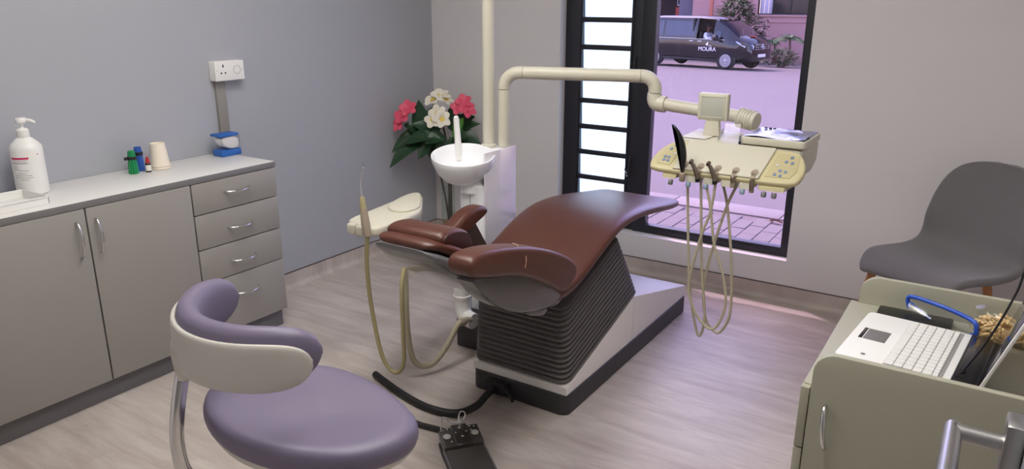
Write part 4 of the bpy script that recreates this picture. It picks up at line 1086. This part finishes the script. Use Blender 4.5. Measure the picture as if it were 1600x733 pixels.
tag(obj('paper_sheet', prism(MB(), [(2.105, -1.125), (2.20, -1.13), (2.205, -.925), (2.11, -.92)], 'z', 1.0118, 1.0128), 'plate_white'), 'white paper sheet on the left top of the instrument table', 'paper')
mb = MB(); obj_ = None

# ================================================================ ASSISTANT TRAY AND SUCTION
t = at_ = thing('assistant_holder', 'white assistant arm with a wedge shaped hose holder by the headrest', 'hose holder', (1.17, -1.6, .45))
TO = [(1.105, -1.900), (1.135, -1.925), (1.262, -1.950), (1.288, -1.925), (1.274, -1.73), (1.252, -1.645), (1.17, -1.545), (1.108, -1.465), (1.075, -1.462), (1.054, -1.51), (1.068, -1.62), (1.088, -1.76)]
hb = obj('holder_body', prism(MB(), TO, 'z', .680, .716, .010, 3, 1), 'cream_plastic', at_, ang=50)
obj('raised_pad', prism(MB(), [(1.066, -1.505), (1.082, -1.472), (1.108, -1.475), (1.175, -1.558), (1.238, -1.640), (1.245, -1.70), (1.205, -1.745), (1.135, -1.725), (1.088, -1.625)], 'z', .712, .727, .009, 3, 2), 'cream_plastic', at_, ang=50)
obj('rear_block', prism(MB(), [(1.062, -1.515), (1.080, -1.470), (1.108, -1.475), (1.246, -1.648), (1.262, -1.74), (1.20, -1.72), (1.10, -1.60)], 'z', .640, .700, .010, 3, 1), 'cream_plastic', at_, ang=50)
for k, (a, b) in enumerate(((1.135, -1.945), (1.185, -1.952))):
    obj('holder_finger', B((a, b, .672), (a+.038, b+.05, .712), .008, 3), 'cream_plastic', at_)
obj('post', lathe(MB(), [(.030, .40), (.032, .55), (.034, .680)], 20, (1.122, -1.555, 0)), 'cream_plastic', at_)
obj('cross_arm', tube(MB(), [(1.122, -1.555, .42), (1.155, -1.44, .415), (1.195, -1.278, .415)], .024, 14, 4), 'cream_plastic', at_)
obj('clamp_screw', lathe(MB(), [(0, 0), (.012, 0), (.014, .012), (0, .016)], 10, (1.215, -1.745, .664), (0, 0, 1)), 'black_plastic', at_)
t = thing('saliva_ejector', 'thin saliva ejector with olive hose looping down to the floor', 'suction hose', (1.245, -1.945, .70))
obj('hose', tube(MB(), [(1.252, -1.955, .690), (1.215, -1.93, .55), (1.200, -1.90, .361), (1.222, -1.88, .165), (1.275, -1.87, .105), (1.313, -1.86, .15), (1.318, -1.86, .282), (1.322, -1.86, .48), (1.30, -1.80, .60), (1.235, -1.74, .672)], .0085, 10, 8), 'hose_olive', t)
hp = obj('handle', tube(MB(), [(1.254, -1.957, .685), (1.246, -1.955, .725), (1.236, -1.952, .785)], [.0140, .0165, .013], 14, 3), 'hose_brown', t)
obj('valve', tube(MB(), [(1.236, -1.952, .784), (1.232, -1.951, .812), (1.230, -1.950, .828)], [.012, .011, .008], 14, 2), 'hose_olive', t)
obj('straw', tube(MB(), [(1.230, -1.950, .826), (1.226, -1.948, .87), (1.232, -1.946, .91), (1.240, -1.945, .935)], .0030, 8, 4), 'label_grey', t)
obj('straw_tip', lathe(MB(), [(.003, 0), (.006, .004), (.006, .016), (.004, .020)], 10, (1.240, -1.945, .933), (.2, 0, 1)), 'clear_plastic', t)
t = thing('drain_hose', 'thick grey beige hose sagging from the holder to the white elbow', 'hose', (1.2, -1.6, .1))
obj('hose_tube', tube(MB(), [(1.215, -1.72, .668), (1.225, -1.73, .45), (1.225, -1.73, .22), (1.24, -1.71, .075), (1.275, -1.65, .045), (1.30, -1.58, .10), (1.315, -1.50, .19), (1.330, -1.435, .186)], .0125, 12, 8), 'hose_beige', t)
obj('hose_nut', lathe(MB(), [(.016, 0), (.018, .004), (.018, .026), (.015, .030)], 12, (1.316, -1.497, .190), (.25, .95, -.05)), 'hose_brown', t)

# ================================================================ FOOT CONTROL AND CABLES
tag(obj('power_conduit', tube(MB(), [(1.10, -1.80, .016), (1.25, -1.85, .016), (1.40, -1.885, .016), (1.50, -1.888, .016), (1.575, -1.860, .017), (1.612, -1.795, .026), (1.612, -1.725, .040), (1.610, -1.673, .046)], .0145, 12, 8), 'rubber_black'), 'thick black conduit curving over the floor into the chair base', 'cable')
t = fc = thing('foot_control', 'dark grey foot control pedal with four buttons and wire carry handle', 'foot control', (1.752, -2.054, 0), math.radians(50.6))
def FL(mb, name, mat, par=None): return obj(name, mb, mat, par or fc, local=True)
# local: x across the pedal, y towards its cable end
FL(prism(MB(), [(-.075, .085), (-.060, .105), (-.02, .112), (.02, .112), (.060, .105), (.075, .085), (.078, .02), (.072, -.215), (-.072, -.215), (-.078, .02)], 'z', .001, .016, .004), 'base', 'base_dark')
hsec = [(.006, .016), (.006, .042), (.016, .048), (.105, .056), (.112, .048), (.112, .016)]
hz = FL(prism(MB(), hsec, 'x', -.072, .072, .008, 3), 'button_housing', 'shell_grey')
FL(prism(MB(), [(.000, .016), (.000, .050), (.010, .057), (.104, .066), (.116, .056), (.116, .016)], 'x', -.030, .030, .006, 3), 'centre_block', 'shell_dark')
FL(prism(MB(), [(-.002, .026), (-.002, .036), (-.19, .024), (-.21, .017), (-.20, .0165)], 'x', -.068, .068, .004, 2), 'pedal_plate', 'shell_edge' if False else 'shell_grey')
mb = MB(); [rbox(mb, (s*.071-.003, -.205, .012), (s*.071+.003, .02, .030), .002) for s in (-1, 1)]
FL(mb, 'side_rail', 'shell_edge')
def on_house(y): return .048+(y-.016)*(.008/.089)
for s in (-1, 1):
    y = .058; FL(lathe(MB(), [(.0135, 0), (.0135, .003), (.010, .005), (0, .005)], 18, (s*.050, y, on_house(y)-.001), (0, -.09, 1)), 'foot_button', 'button_pale')
for (a, b) in ((0, .084), (0, .036), (-.019, .060), (.019, .060)):
    z = .057+(b-.010)*(.009/.094); dx = 0
    mb = MB(); prism(mb, [(a+dx-.005 if a == 0 else a-.003, b-.003), (a+.005 if a == 0 else a+.003, b-.003), (a, b+.004)], 'z', z-.002, z+.0015)
    FL(mb, 'arrow_mark', 'plate_white')
for (a, b) in ((-.040, .098), (-.056, .094), (.040, .098), (.056, .094), (-.040, .028), (.040, .075)):
    FL(lathe(MB(), [(.003, -.002), (.003, .0012), (0, .0012)], 8, (a, b, on_house(b)), (0, -.09, 1)), 'status_dot', 'plate_white')
FL(tube(MB(), [(-.062, .088, .040), (-.062, .094, .085), (-.056, .098, .104), (-.044, .099, .102), (-.030, .097, .086), (-.010, .096, .078), (.010, .096, .080), (.022, .097, .092), (.026, .100, .108), (.016, .103, .116), (.004, .101, .106), (.003, .096, .080), (.004, .088, .052)], .0026, 8, 6), 'carry_handle', 'chrome')
tag(obj('pedal_cable', tube(MB(), [(1.14, -1.93, .012), (1.30, -1.985, .012), (1.48, -1.995, .012), (1.58, -1.985, .013), (1.665, -1.99, .018), (1.682, -1.995, .020)], .0105, 10, 8), 'rubber_black'), 'black cable running along the floor to the foot control', 'cable')
# ================================================================ OPERATOR STOOL
st = thing('operator_stool', 'lilac vinyl operator stool with curved backrest in the foreground', 'stool', (1.91, -2.86, 0))
so = [(1.712, -2.978), (1.644, -2.907), (1.636, -2.828), (1.668, -2.757), (1.746, -2.701), (1.847, -2.668), (1.982, -2.676), (2.091, -2.711), (2.143, -2.743), (2.166, -2.799), (2.153, -2.864), (2.11, -2.932), (2.035, -2.981), (1.937, -3.013), (1.825, -3.015)]
so = [tuple(p.xy) for p in spline([(a, b, 0) for a, b in so], 4, True)]
sc_ = Vector((1.90, -2.85))
def sc2(k, z, dip=0., dz=None): return [(sc_.x+(a-sc_.x)*k, sc_.y+(b-sc_.y)*k, z+(dz(a, b) if dz else 0)) for a, b in so]
fall = lambda a, b: -.008*(a-1.9)/.26
cu = [(.955, .572), (.985, .578), (1.0, .590), (1.0, .606), (.985, .618), (.955, .626), (.90, .630), (.80, .629), (.60, .624), (.35, .6205), (.18, .6195)]
obj('seat_cushion', loft(MB(), [sc2(k, z, 0, fall) for k, z in cu]), 'vinyl_purple', st, ang=70)
sh = [(.40, .520), (.62, .524), (.80, .535), (.93, .556), (.972, .572), (.976, .577), (.95, .579)]
obj('seat_shell', loft(MB(), [sc2(k, z, 0, fall) for k, z in sh]), 'stool_cream', st, ang=60)
# curved backrest: swept section round an arc
BC = Vector((1.848, -2.832)); BR = .205
def band(mb, r_in, r_out, h, zc, a0, a1, n=40, seg=16, pw=4, e=.75, drop=0.):
    rings = []
    for k in range(n+1):
        q = .5-.5*math.cos(PI*k/n); a = math.radians(a0+(a1-a0)*q); s = abs(2*q-1); f = max(.03, (1-s**pw))**.5
        rm = (r_in+r_out)/2; th = (r_out-r_in)/2*(.25+.75*f); ring = []
        for (u, w) in ring_se(1, 1, e, seg): ring.append((BC.x+math.cos(a)*(rm+u*th), BC.y+math.sin(a)*(rm+u*th), zc-drop*q+.01*(1-q)+w*h*f))
        rings.append(ring)
    return loft(mb, rings)
bk = obj('backrest_cushion', band(MB(), BR-.032, BR+.024, .064, .820, 174, 338, drop=-.008, pw=7), 'vinyl_purple', st, ang=70)
obj('backrest_shell', band(MB(), BR+.016, BR+.033, .054, .806, 181, 331, drop=-.008, e=.6, pw=8), 'stool_cream', st, ang=60)
mb = MB(); rings = []
for q in range(13):
    u = q/12; a = math.radians(192+70*u); f = (max(.0, 1-abs(2*u-1)**2.2))**.6; lo = .770-.052*f+.006*u
    r1, r2 = BR+.020, BR+.020+.016*f+.002
    rings.append([(BC.x+math.cos(a)*r, BC.y+math.sin(a)*r, z) for r, z in ((r1, .800), (r2, .800), (r2+.002, .780), (r2-.003, lo+.004), (r2-.010, lo), (r1-.004, lo+.002))])
obj('backrest_bracket', loft(mb, rings), 'stool_cream', st, ang=50)
obj('bracket_screw', lathe(MB(), [(0, 0), (.008, 0), (.007, .003), (0, .0035)], 14, (BC.x+math.cos(math.radians(236))*(BR+.033), BC.y+math.sin(math.radians(236))*(BR+.033), .786), (math.cos(math.radians(236)), math.sin(math.radians(236)), 0)), 'stool_cream', st)
obj('backrest_bar', tube(MB(), [(1.748, -3.022, .775), (1.742, -3.034, .735), (1.738, -3.052, .66), (1.732, -3.060, .58), (1.735, -3.050, .50), (1.765, -3.01, .462), (1.84, -2.92, .455), (1.90, -2.86, .455)], .0165, 14, 6, flat=.6), 'chrome', st)
obj('seat_mechanism', B((1.82, -2.94, .470), (1.99, -2.79, .521), .01, 3), 'stool_dark', st)
obj('height_lever', tube(MB(), [(1.93, -2.92, .49), (2.00, -3.0, .49), (2.04, -3.05, .495)], [.007, .007, .010], 10, 3), 'rubber_black', st)
obj('gas_column', lathe(MB(), [(.028, .10), (.028, .30), (.018, .302), (.018, .472)], 20, (1.90, -2.86, 0)), 'chrome', st)
obj('hub', lathe(MB(), [(.045, .075), (.05, .085), (.05, .115), (.035, .125)], 20, (1.90, -2.86, 0)), 'stool_dark', st)
for k in range(5):
    a = 2*PI*k/5+.4; d = Vector((math.cos(a), math.sin(a), 0)); c = Vector((1.90, -2.86, 0))
    lg = obj('base_arm', tube(MB(), [c+d*.03+Vector((0, 0, .10)), c+d*.15+Vector((0, 0, .088)), c+d*.25+Vector((0, 0, .07))], [.020, .017, .013], 10, 3), 'stool_dark', st)
    p = c+d*.25; s = Vector((-d.y, d.x, 0))
    mb = MB(); [lathe(mb, [(.0, 0), (.022, 0), (.025, .004), (.025, .012), (.022, .016), (0, .016)], 16, p+s*o+Vector((0, 0, .0258)), s) for o in (-.022, .006)]
    tube(mb, [p+Vector((0, 0, .03)), p+Vector((0, 0, .066))], .008, 8)
    obj('castor', mb, 'rubber_black', lg)

# ================================================================ GREY SHELL CHAIR
gc = thing('shell_chair', 'grey fabric shell chair with wooden legs by the window wall', 'chair', (3.0, -.44, 0), math.radians(-32))
CP = [(-.245, .432, .175), (-.225, .452, .205), (-.16, .462, .232), (-.06, .456, .245), (.04, .450, .246), (.12, .456, .243), (.175, .485, .238), (.208, .540, .232), (.230, .61, .229), (.252, .69, .224), (.270, .755, .212), (.282, .80, .193), (.289, .832, .165), (.292, .852, .128), (.294, .864, .080), (.2945, .868, .030)]
CP = spline_n(CP, 2); NU = 14; vs = []
for i, (y, z, hw) in enumerate(CP):
    q = i/(len(CP)-1); back = min(1, max(0, (z-.46)/.15)); 
    for j in range(NU+1):
        u = 2*j/NU-1; x = hw*math.sin(u*PI/2)*.35+hw*u*.65
        e = u*u
        vs.append((x, y-back*.060*(x/.23)**2, z+(1-back)*(.030*e if y > -.15 else .030*e*max(0, (y+.245)/.095))-(.012*e if i < 3 else 0)))
fs = [(i*(NU+1)+j, i*(NU+1)+j+1, (i+1)*(NU+1)+j+1, (i+1)*(NU+1)+j) for i in range(len(CP)-1) for j in range(NU)]
o = obj('seat_shell', MB().add(vs, fs), 'fabric_grey', gc, local=True, ang=80)
m = o.modifiers.new('Solidify', 'SOLIDIFY'); m.thickness = .034; m.offset = 0
m = o.modifiers.new('Subdivision', 'SUBSURF'); m.levels = 1; m.render_levels = 2
for sx in (-1, 1):
    for sy in (-1, 1):
        y_t, y_b = (-.200, -.262) if sy < 0 else (.075, .175)
        obj('leg', tube(MB(), [(sx*.150, y_t, .442), (sx*.208, y_b, .0)], [.0175, .015, .0105], 14), 'wood_leg', gc, local=True)
obj('leg_frame', rbox(rbox(MB(), (-.15, -.205, .420), (.15, -.180, .434), .004), (-.15, .065, .420), (.15, .09, .434), .004), 'rubber_black', gc, local=True)

# ================================================================ DESK CART
ct = thing('desk_cart', 'grey cream desk cart with raised rounded side panels and drawers', 'desk', (3.25, -2.06, 0))
CYN, CYF, CXL, CXR = -2.335, -1.770, 2.870, 3.66; WZ = .730
def side_panel(y0, y1, ztop):
    r = .045; o = [(CXL, .08), (CXR, .08), (CXR, ztop)]+[(CXL+r-math.sin(a)*r, ztop-r+math.cos(a)*r) for a in [PI/2*k/6 for k in range(7)]]
    return prism(MB(), o, 'y', y0, y1, .003, 2)
obj('side_panel', side_panel(CYN, CYN+.018, .813), 'cart_cream', ct)
obj('side_panel', side_panel(CYF, CYF+.018, .806), 'cart_cream', ct)
obj('top_board', B((2.852, CYN+.0185, WZ-.018), (CXR, CYF-.0005, WZ), .0025), 'cart_cream', ct)
obj('carcass', rbox(rbox(MB(), (2.875, CYN+.019, .09), (CXR, CYN+.030, WZ-.02), .001), (2.875, CYN+.03, .08), (CXR, CYF-.002, .098), .001), 'cart_cream', ct)
obj('back_panel', B((CXR-.015, CYN+.032, .1), (CXR, CYF-.004, WZ-.02), .001), 'cart_cream', ct)
for z0, z1 in ((.584, .727), (.34, .581), (.10, .337)):
    d = obj('drawer_front', B((2.850, CYN+.002, z0), (2.868, CYF+.016, z1), .002), 'cart_cream', ct)
obj('side_handle', bow_handle(MB(), (2.903, CYN, .700), (2.914, CYN, .600), (0, -.026, 0)), 'chrome', ct)
mb = MB(); [rbox(mb, (a, b, .001), (a+.03, b+.02, .08), .004) for a in (2.90, 3.58) for b in (-2.30, -1.82)]
obj('foot', mb, 'rubber_black', ct)

lp = thing('laptop', 'open white laptop lying on the desk cart between its side panels', 'laptop', (3.0225, -2.046, WZ), math.radians(-5.3))
def LL(mb, name, mat, par=None): return obj(name, mb, mat, par or lp, local=True)
LL(prism(MB(), rrect(.250, .306, .016, 4, (.0, 0)), 'z', .002, .0235, .004), 'base', 'laptop_white')
LL(B((-.026, -.142, .0232), (.088, .142, .0242), .0004), 'keyboard_bed', 'key_gap')
key = None
for r in range(6):
    x0 = -.025+r*.0188; n = (9, 13, 13, 14, 14, 16)[r]; w = .282/n
    for k in range(n):
        ww = w; y0 = -.141+k*w
        if r == 0:
            ws = [1, 1, 1, 1.1, 5, 1.1, 1, 1, 1]; tot = sum(ws); y0 = -.141+.282*sum(ws[:k])/tot; ww = .282*ws[k]/tot
        LL(B((x0, y0+.0006, .0238), (x0+(.0180 if r < 5 else .0110), y0+ww-.0006, .0268), .0012, 1), 'key', 'key_white')
LL(B((-.096, -.030, .0230), (-.048, .038, .0240), .0004), 'touchpad', 'touch_grey')
LL(B((-.106, -.030, .0230), (-.0975, .038, .0241), .0004), 'touchpad_button', 'screen_black')
LL(lathe(MB(), [(.005, 0), (.005, .0012), (0, .0012)], 12, (-.072, -.118, .0232)), 'round_sticker', 'knob_grey')
LL(prism(MB(), [(.100, .020), (.104, .0275), (.132, .0285), (.150, .018), (.150, .004), (.104, .004)], 'y', -.146, .146, .002), 'hinge_bar', 'black_plastic')
LL(B((.108, -.120, .0282), (.124, .120, .0292), .0004), 'speaker_grille', 'screen_black')
ld = .215; ang = math.radians(18); dx, dz = math.sin(ang), math.cos(ang)
def lid(mb, y0, y1, s0, s1, t0, t1, r=.002):
    m2 = rbox(MB(), (s0, y0, t0), (s1, y1, t1), r, 2); return mb.add([(.150+s*dx-tt*(-dz), y, .016+s*dz+tt*(-dx)) for s, y, tt in m2.v], m2.f)
LL(lid(MB(), -.152, .152, .0, ld, .0, .007), 'lid', 'laptop_white')
LL(lid(MB(), -.145, .147, .006, ld-.006, -.0015, .0002, .0004), 'screen', 'screen_black')

sh_ = thing('face_shield', 'clear face shield with a bright blue rim behind the laptop', 'face shield', (3.06, -1.83, WZ))
rim = [(2.993, -1.800, .752), (2.987, -1.797, .775), (2.998, -1.803, .784), (3.04, -1.818, .783), (3.09, -1.838, .779), (3.13, -1.862, .774), (3.143, -1.873, .766), (3.146, -1.876, .745)]
obj('blue_rim', tube(MB(), rim, .0055, 10, 6), 'blue_plastic', sh_)
sp = spline(rim[2:7], 5); vs = []
for p in sp: vs += [p, p+Vector((-.010, -.040, -.022)), p+Vector((-.016, -.040, -(p.z-WZ)+.028))]
n = len(sp); fs = [(i*3+j, i*3+j+1, i*3+4+j, i*3+3+j) for i in range(n-1) for j in range(2)]
vs2 = [v+Vector((0, .001, .0015)) for v in vs]
obj('clear_visor', MB().add(vs+vs2, fs+[tuple(k+len(vs) for k in reversed(f)) for f in fs]), 'visor_plastic', sh_)
obj('temple_arm', tube(MB(), [(2.995, -1.803, .768), (3.02, -1.815, .756), (3.045, -1.832, .744)], .0028, 8, 3), 'blue_plastic', sh_)
obj('rim_foot', tube(MB(), [(3.146, -1.876, .747), (3.12, -1.878, .7365), (3.095, -1.868, .7365)], .0032, 8, 3), 'blue_plastic', sh_)
tag(obj('black_tablet', B((2.925, -1.885, WZ+.0006), (3.095, -1.792, WZ+.013), .004, 3), 'black_plastic'), 'flat black slab on the cart behind the laptop', 'tablet')

bg = thing('strand_bag', 'clear bag full of tan strands in the far corner of the cart', 'bag', (3.215, -1.84, WZ))
rnd = random.Random(21); mb = MB()
for k in range(320):
    a = rnd.uniform(0, 2*PI); r = rnd.random()**.5; h = rnd.random()
    c = Vector((3.210+math.cos(a)*r*.068, -1.845+math.sin(a)*r*.046, WZ+.012+.058*h*(1-r*.45)))
    d = Vector((rnd.uniform(-1, 1), rnd.uniform(-1, 1), rnd.uniform(-.5, .5))).normalized()*rnd.uniform(.005, .009); b = Vector((rnd.uniform(-1, 1), rnd.uniform(-1, 1), rnd.uniform(0, 1)))*.006
    tube(mb, [c-d, c+b*.6, c+d], .0032, 5, 3)
tag(obj('strands', mb, 'tan_strand', bg), kind='stuff')
mb = MB(); rings = []
for k in range(9):
    q = k/8; rr = (.084*math.sin(PI*(.22+.60*q))**.7) if k < 8 else .02; ring = []
    for j in range(22):
        a = 2*PI*j/22; w = 1+.06*math.sin(5*a+k)+.04*math.sin(9*a-2*k)
        ring.append((3.210+math.cos(a)*rr*w, -1.845+math.sin(a)*rr*.68*w, WZ+.002+.088*q))
    rings.append(ring)
obj('clear_film', loft(mb, rings), 'clear_plastic', bg)

pk = thing('black_pouch', 'black pouch with a red flap behind the laptop screen', 'pouch', (3.36, -2.16, WZ))
mb = MB(); prism(mb, [(3.225, -2.285), (3.50, -2.290), (3.52, -2.12), (3.40, -2.06), (3.33, -2.10)], 'z', WZ+.001, WZ+.052, .018, 4, 1)
obj('pouch_body', mb, 'rubber_black', pk)
mb = MB(); prism(mb, [(3.315, -2.19), (3.43, -2.22), (3.44, -2.12), (3.37, -2.10)], 'z', WZ+.050, WZ+.060, .004, 2, 1)
obj('pouch_flap', mb, 'red_cloth', pk)
obj('wrist_strap', tube(MB(), [(3.25, -2.25, WZ+.055), (3.29, -2.285, WZ+.062), (3.34, -2.27, WZ+.058), (3.38, -2.24, WZ+.056)], .004, 8, 5), 'black_plastic', pk)
tag(obj('thin_black_cable', tube(MB(), [(3.131, -2.150, WZ+.0325), (3.160, -2.085, .802), (3.184, -2.035, .853), (3.203, -1.985, .905), (3.222, -1.935, .972), (3.30, -1.90, .995), (3.40, -1.88, .94), (3.48, -1.87, .82), (3.53, -1.87, WZ+.004)], .0026, 8, 8), 'black_plastic'), 'thin black cable arching from the laptop hinge over the bag', 'cable')

# ================================================================ FLOWERS IN A GLASS VASE
VX, VY = .305, -.262; RC = Vector((.838, .545, 0)); FC = Vector((.545, -.838, 0))     # sideways and towards the room
fv = thing('flower_vase', 'tall glass vase of pebbles holding pink and white artificial frangipani', 'vase', (VX, VY, 0))
def V(s, z, f=0.): return Vector((VX, VY, z))+RC*s+FC*f
obj('glass', lathe(MB(), [(.0, .001), (.040, .001), (.042, .004), (.042, .415), (.0435, .418), (.0405, .418), (.0395, .41), (.0395, .012), (0, .012)], 32, (VX, VY, 0)), 'clear_glass', fv)
rnd = random.Random(5); mb = MB()
for k in range(260):
    a = rnd.uniform(0, 2*PI); r = .0335*rnd.random()**.4; z = .016+.178*(k/260); s = rnd.uniform(.0050, .0072)
    lathe(mb, [(0, -s*.7), (s*.8, -s*.4), (s, 0), (s*.8, s*.4), (0, s*.7)], 7, (VX+math.cos(a)*r, VY+math.sin(a)*r, z), (rnd.uniform(-.4, .4), rnd.uniform(-.4, .4), 1))
tag(obj('pebbles', mb, 'pebble', fv), kind='stuff')
stems = [([(.010, .10), (-.02, .35), (-.075, .58), (-.15, .72), (-.235, .80)], .0), ([(.012, .10), (.010, .4), (.005, .62), (-.015, .75), (-.05, .90)], .01), ([(.018, .10), (.018, .4), (.025, .62), (.05, .76), (.085, .84)], -.012), ([(.0, .10), (.008, .4), (.0, .62), (-.01, .74), (-.03, .82)], .02)]
for pts, f in stems:
    obj('stem', tube(MB(), [V(s, z, f+(.03 if z > .8 else 0)) for s, z in pts], [.0065, .006, .006, .005, .004], 8, 5), 'stem_brown', fv)
def big_leaf(s0, z0, s1, z1, w, f0=0., f1=.05, sag=.0, mat='leaf_green', roll=0.):
    a = V(s0, z0, f0); b = V(s1, z1, f1); d = b-a; Ln = d.length; dn = d.normalized()
    n0 = (FC*.75+Vector((0, 0, .65))).normalized(); sd = dn.cross(n0); sd = sd.normalized() if sd.length > .1 else RC; n0 = sd.cross(dn)
    if roll: M = Matrix.Rotation(roll, 3, dn); sd = M @ sd; n0 = M @ n0
    k = 11; P = []
    for i in range(k):
        t = i/(k-1); ww = w*1.22*max(.02, math.sin(PI*t**.8))**.85; c = a+d*t+Vector((0, 0, 1))*sag*math.sin(PI*t)
        P += [c-sd*ww+n0*ww*.28, c-sd*ww*.5+n0*ww*.17, c, c+sd*ww*.5+n0*ww*.17, c+sd*ww+n0*ww*.28]
    fs = [(i*5+j, i*5+j+1, i*5+j+6, i*5+j+5) for i in range(k-1) for j in range(4)]; m = len(P)
    obj('leaf', MB().add(P+[p-n0*.0016 for p in P], fs+[tuple(q+m for q in reversed(f)) for f in fs]), mat, fv, ang=60)
for a in [(-.13, .70, -.345, .535, .042, .02, .06, .035), (-.14, .74, -.335, .62, .036, .0, .03, .03), (-.245, .685, -.02, .715, .034, .06, .10, .03), (-.15, .72, -.165, .935, .044, .0, .0, 0), (-.13, .745, -.03, .90, .040, .0, .0, .02),
          (-.05, .70, .01, .575, .030, .06, .08, 0), (-.03, .71, -.20, .80, .04, .03, .05, .02), (.05, .73, .205, .795, .026, .0, .0, .02), (.06, .72, .215, .665, .036, .02, .05, .03), (.07, .70, .205, .60, .036, .03, .06, .02),
          (.04, .75, .17, .835, .036, -.02, -.02, .02), (.02, .72, .10, .60, .036, .04, .07, 0), (-.02, .70, .03, .60, .034, .02, .05, 0), (-.08, .72, -.10, .57, .034, -.02, .0, 0), (-.06, .74, -.075, .91, .040, -.04, -.05, 0), (.03, .74, .045, .92, .038, -.04, -.05, 0),
          (-.10, .70, -.17, .59, .030, .04, .07, 0), (-.17, .735, -.255, .79, .030, .02, .02, .02), (.0, .72, -.12, .69, .038, .07, .11, .02), (.03, .70, .14, .73, .036, .05, .09, .02)]:
    big_leaf(*a)
big_leaf(.05, .74, .105, .835, .026, .03, .04, 0, 'leaf_bright'); big_leaf(.04, .72, .10, .80, .022, .05, .06, 0, 'leaf_bright')
def blossom(c, ax, size, mat, centre, seed):
    rnd = random.Random(seed); ax = ax.normalized(); u, w = frame_from(ax); mb = MB(); k = 6
    for p in range(5):
        a = 2*PI*p/5+rnd.uniform(-.1, .1); d = u*math.cos(a)+w*math.sin(a); s = ax.cross(d); P = []
        for i in range(k):
            t = i/(k-1); ww = size*.39*max(.10, math.sin(PI*min(.90, t**.9*.80+.10)))**.9; cc = c+d*size*t*.92+ax*size*(.75*t-.50*t*t)
            P += [cc-s*ww+ax*ww*.25, cc, cc+s*ww*1.05-ax*ww*.10]
        fs = [(i*3+j, i*3+j+1, i*3+j+4, i*3+j+3) for i in range(k-1) for j in range(2)]; m = len(P)
        mb.add(P+[q-ax*.0012 for q in P], fs+[tuple(q+m for q in reversed(f)) for f in fs])
    b = obj('blossom', mb, mat, fv, ang=60)
    obj('blossom_centre', lathe(MB(), [(0, 0), (size*.20, size*.03), (size*.26, size*.10), (size*.10, size*.07), (0, size*.06)], 10, c+ax*size*.14, ax), centre, b)
UPV = Vector((0, 0, 1))
for i, (s, z, f, tilt, sz) in enumerate([(-.255, .845, .03, -.5, .052), (-.225, .885, .02, -.1, .048), (-.272, .80, .04, -.9, .048)]): blossom(V(s, z, f), FC*.8+RC*tilt+UPV*.6, sz*1.25, 'petal_pink', 'petal_pink', i)
for i, (s, z, f, tilt, sz) in enumerate([(.085, .895, .03, -.2, .050), (.125, .880, .04, .4, .050), (.105, .925, .02, .1, .045)]): blossom(V(s, z, f), FC*.8+RC*tilt+UPV*.6, sz*1.25, 'petal_pink', 'petal_pink', 10+i)
for i, (s, z, f, tilt, sz) in enumerate([(-.075, .93, .0, -.4, .052), (-.035, .955, -.01, .1, .054), (-.005, .935, .0, .5, .048)]): blossom(V(s, z, f), FC*.5+RC*tilt+UPV*.9, sz*1.2, 'petal_white', 'petal_yellow', 20+i)
for i, (s, z, f, tilt, sz) in enumerate([(-.070, .83, .09, -.3, .050), (-.045, .865, .08, .0, .052), (-.020, .835, .10, .3, .052)]): blossom(V(s, z, f), FC*1.0+RC*tilt+UPV*.35, sz*1.15, 'petal_white', 'petal_yellow', 30+i)
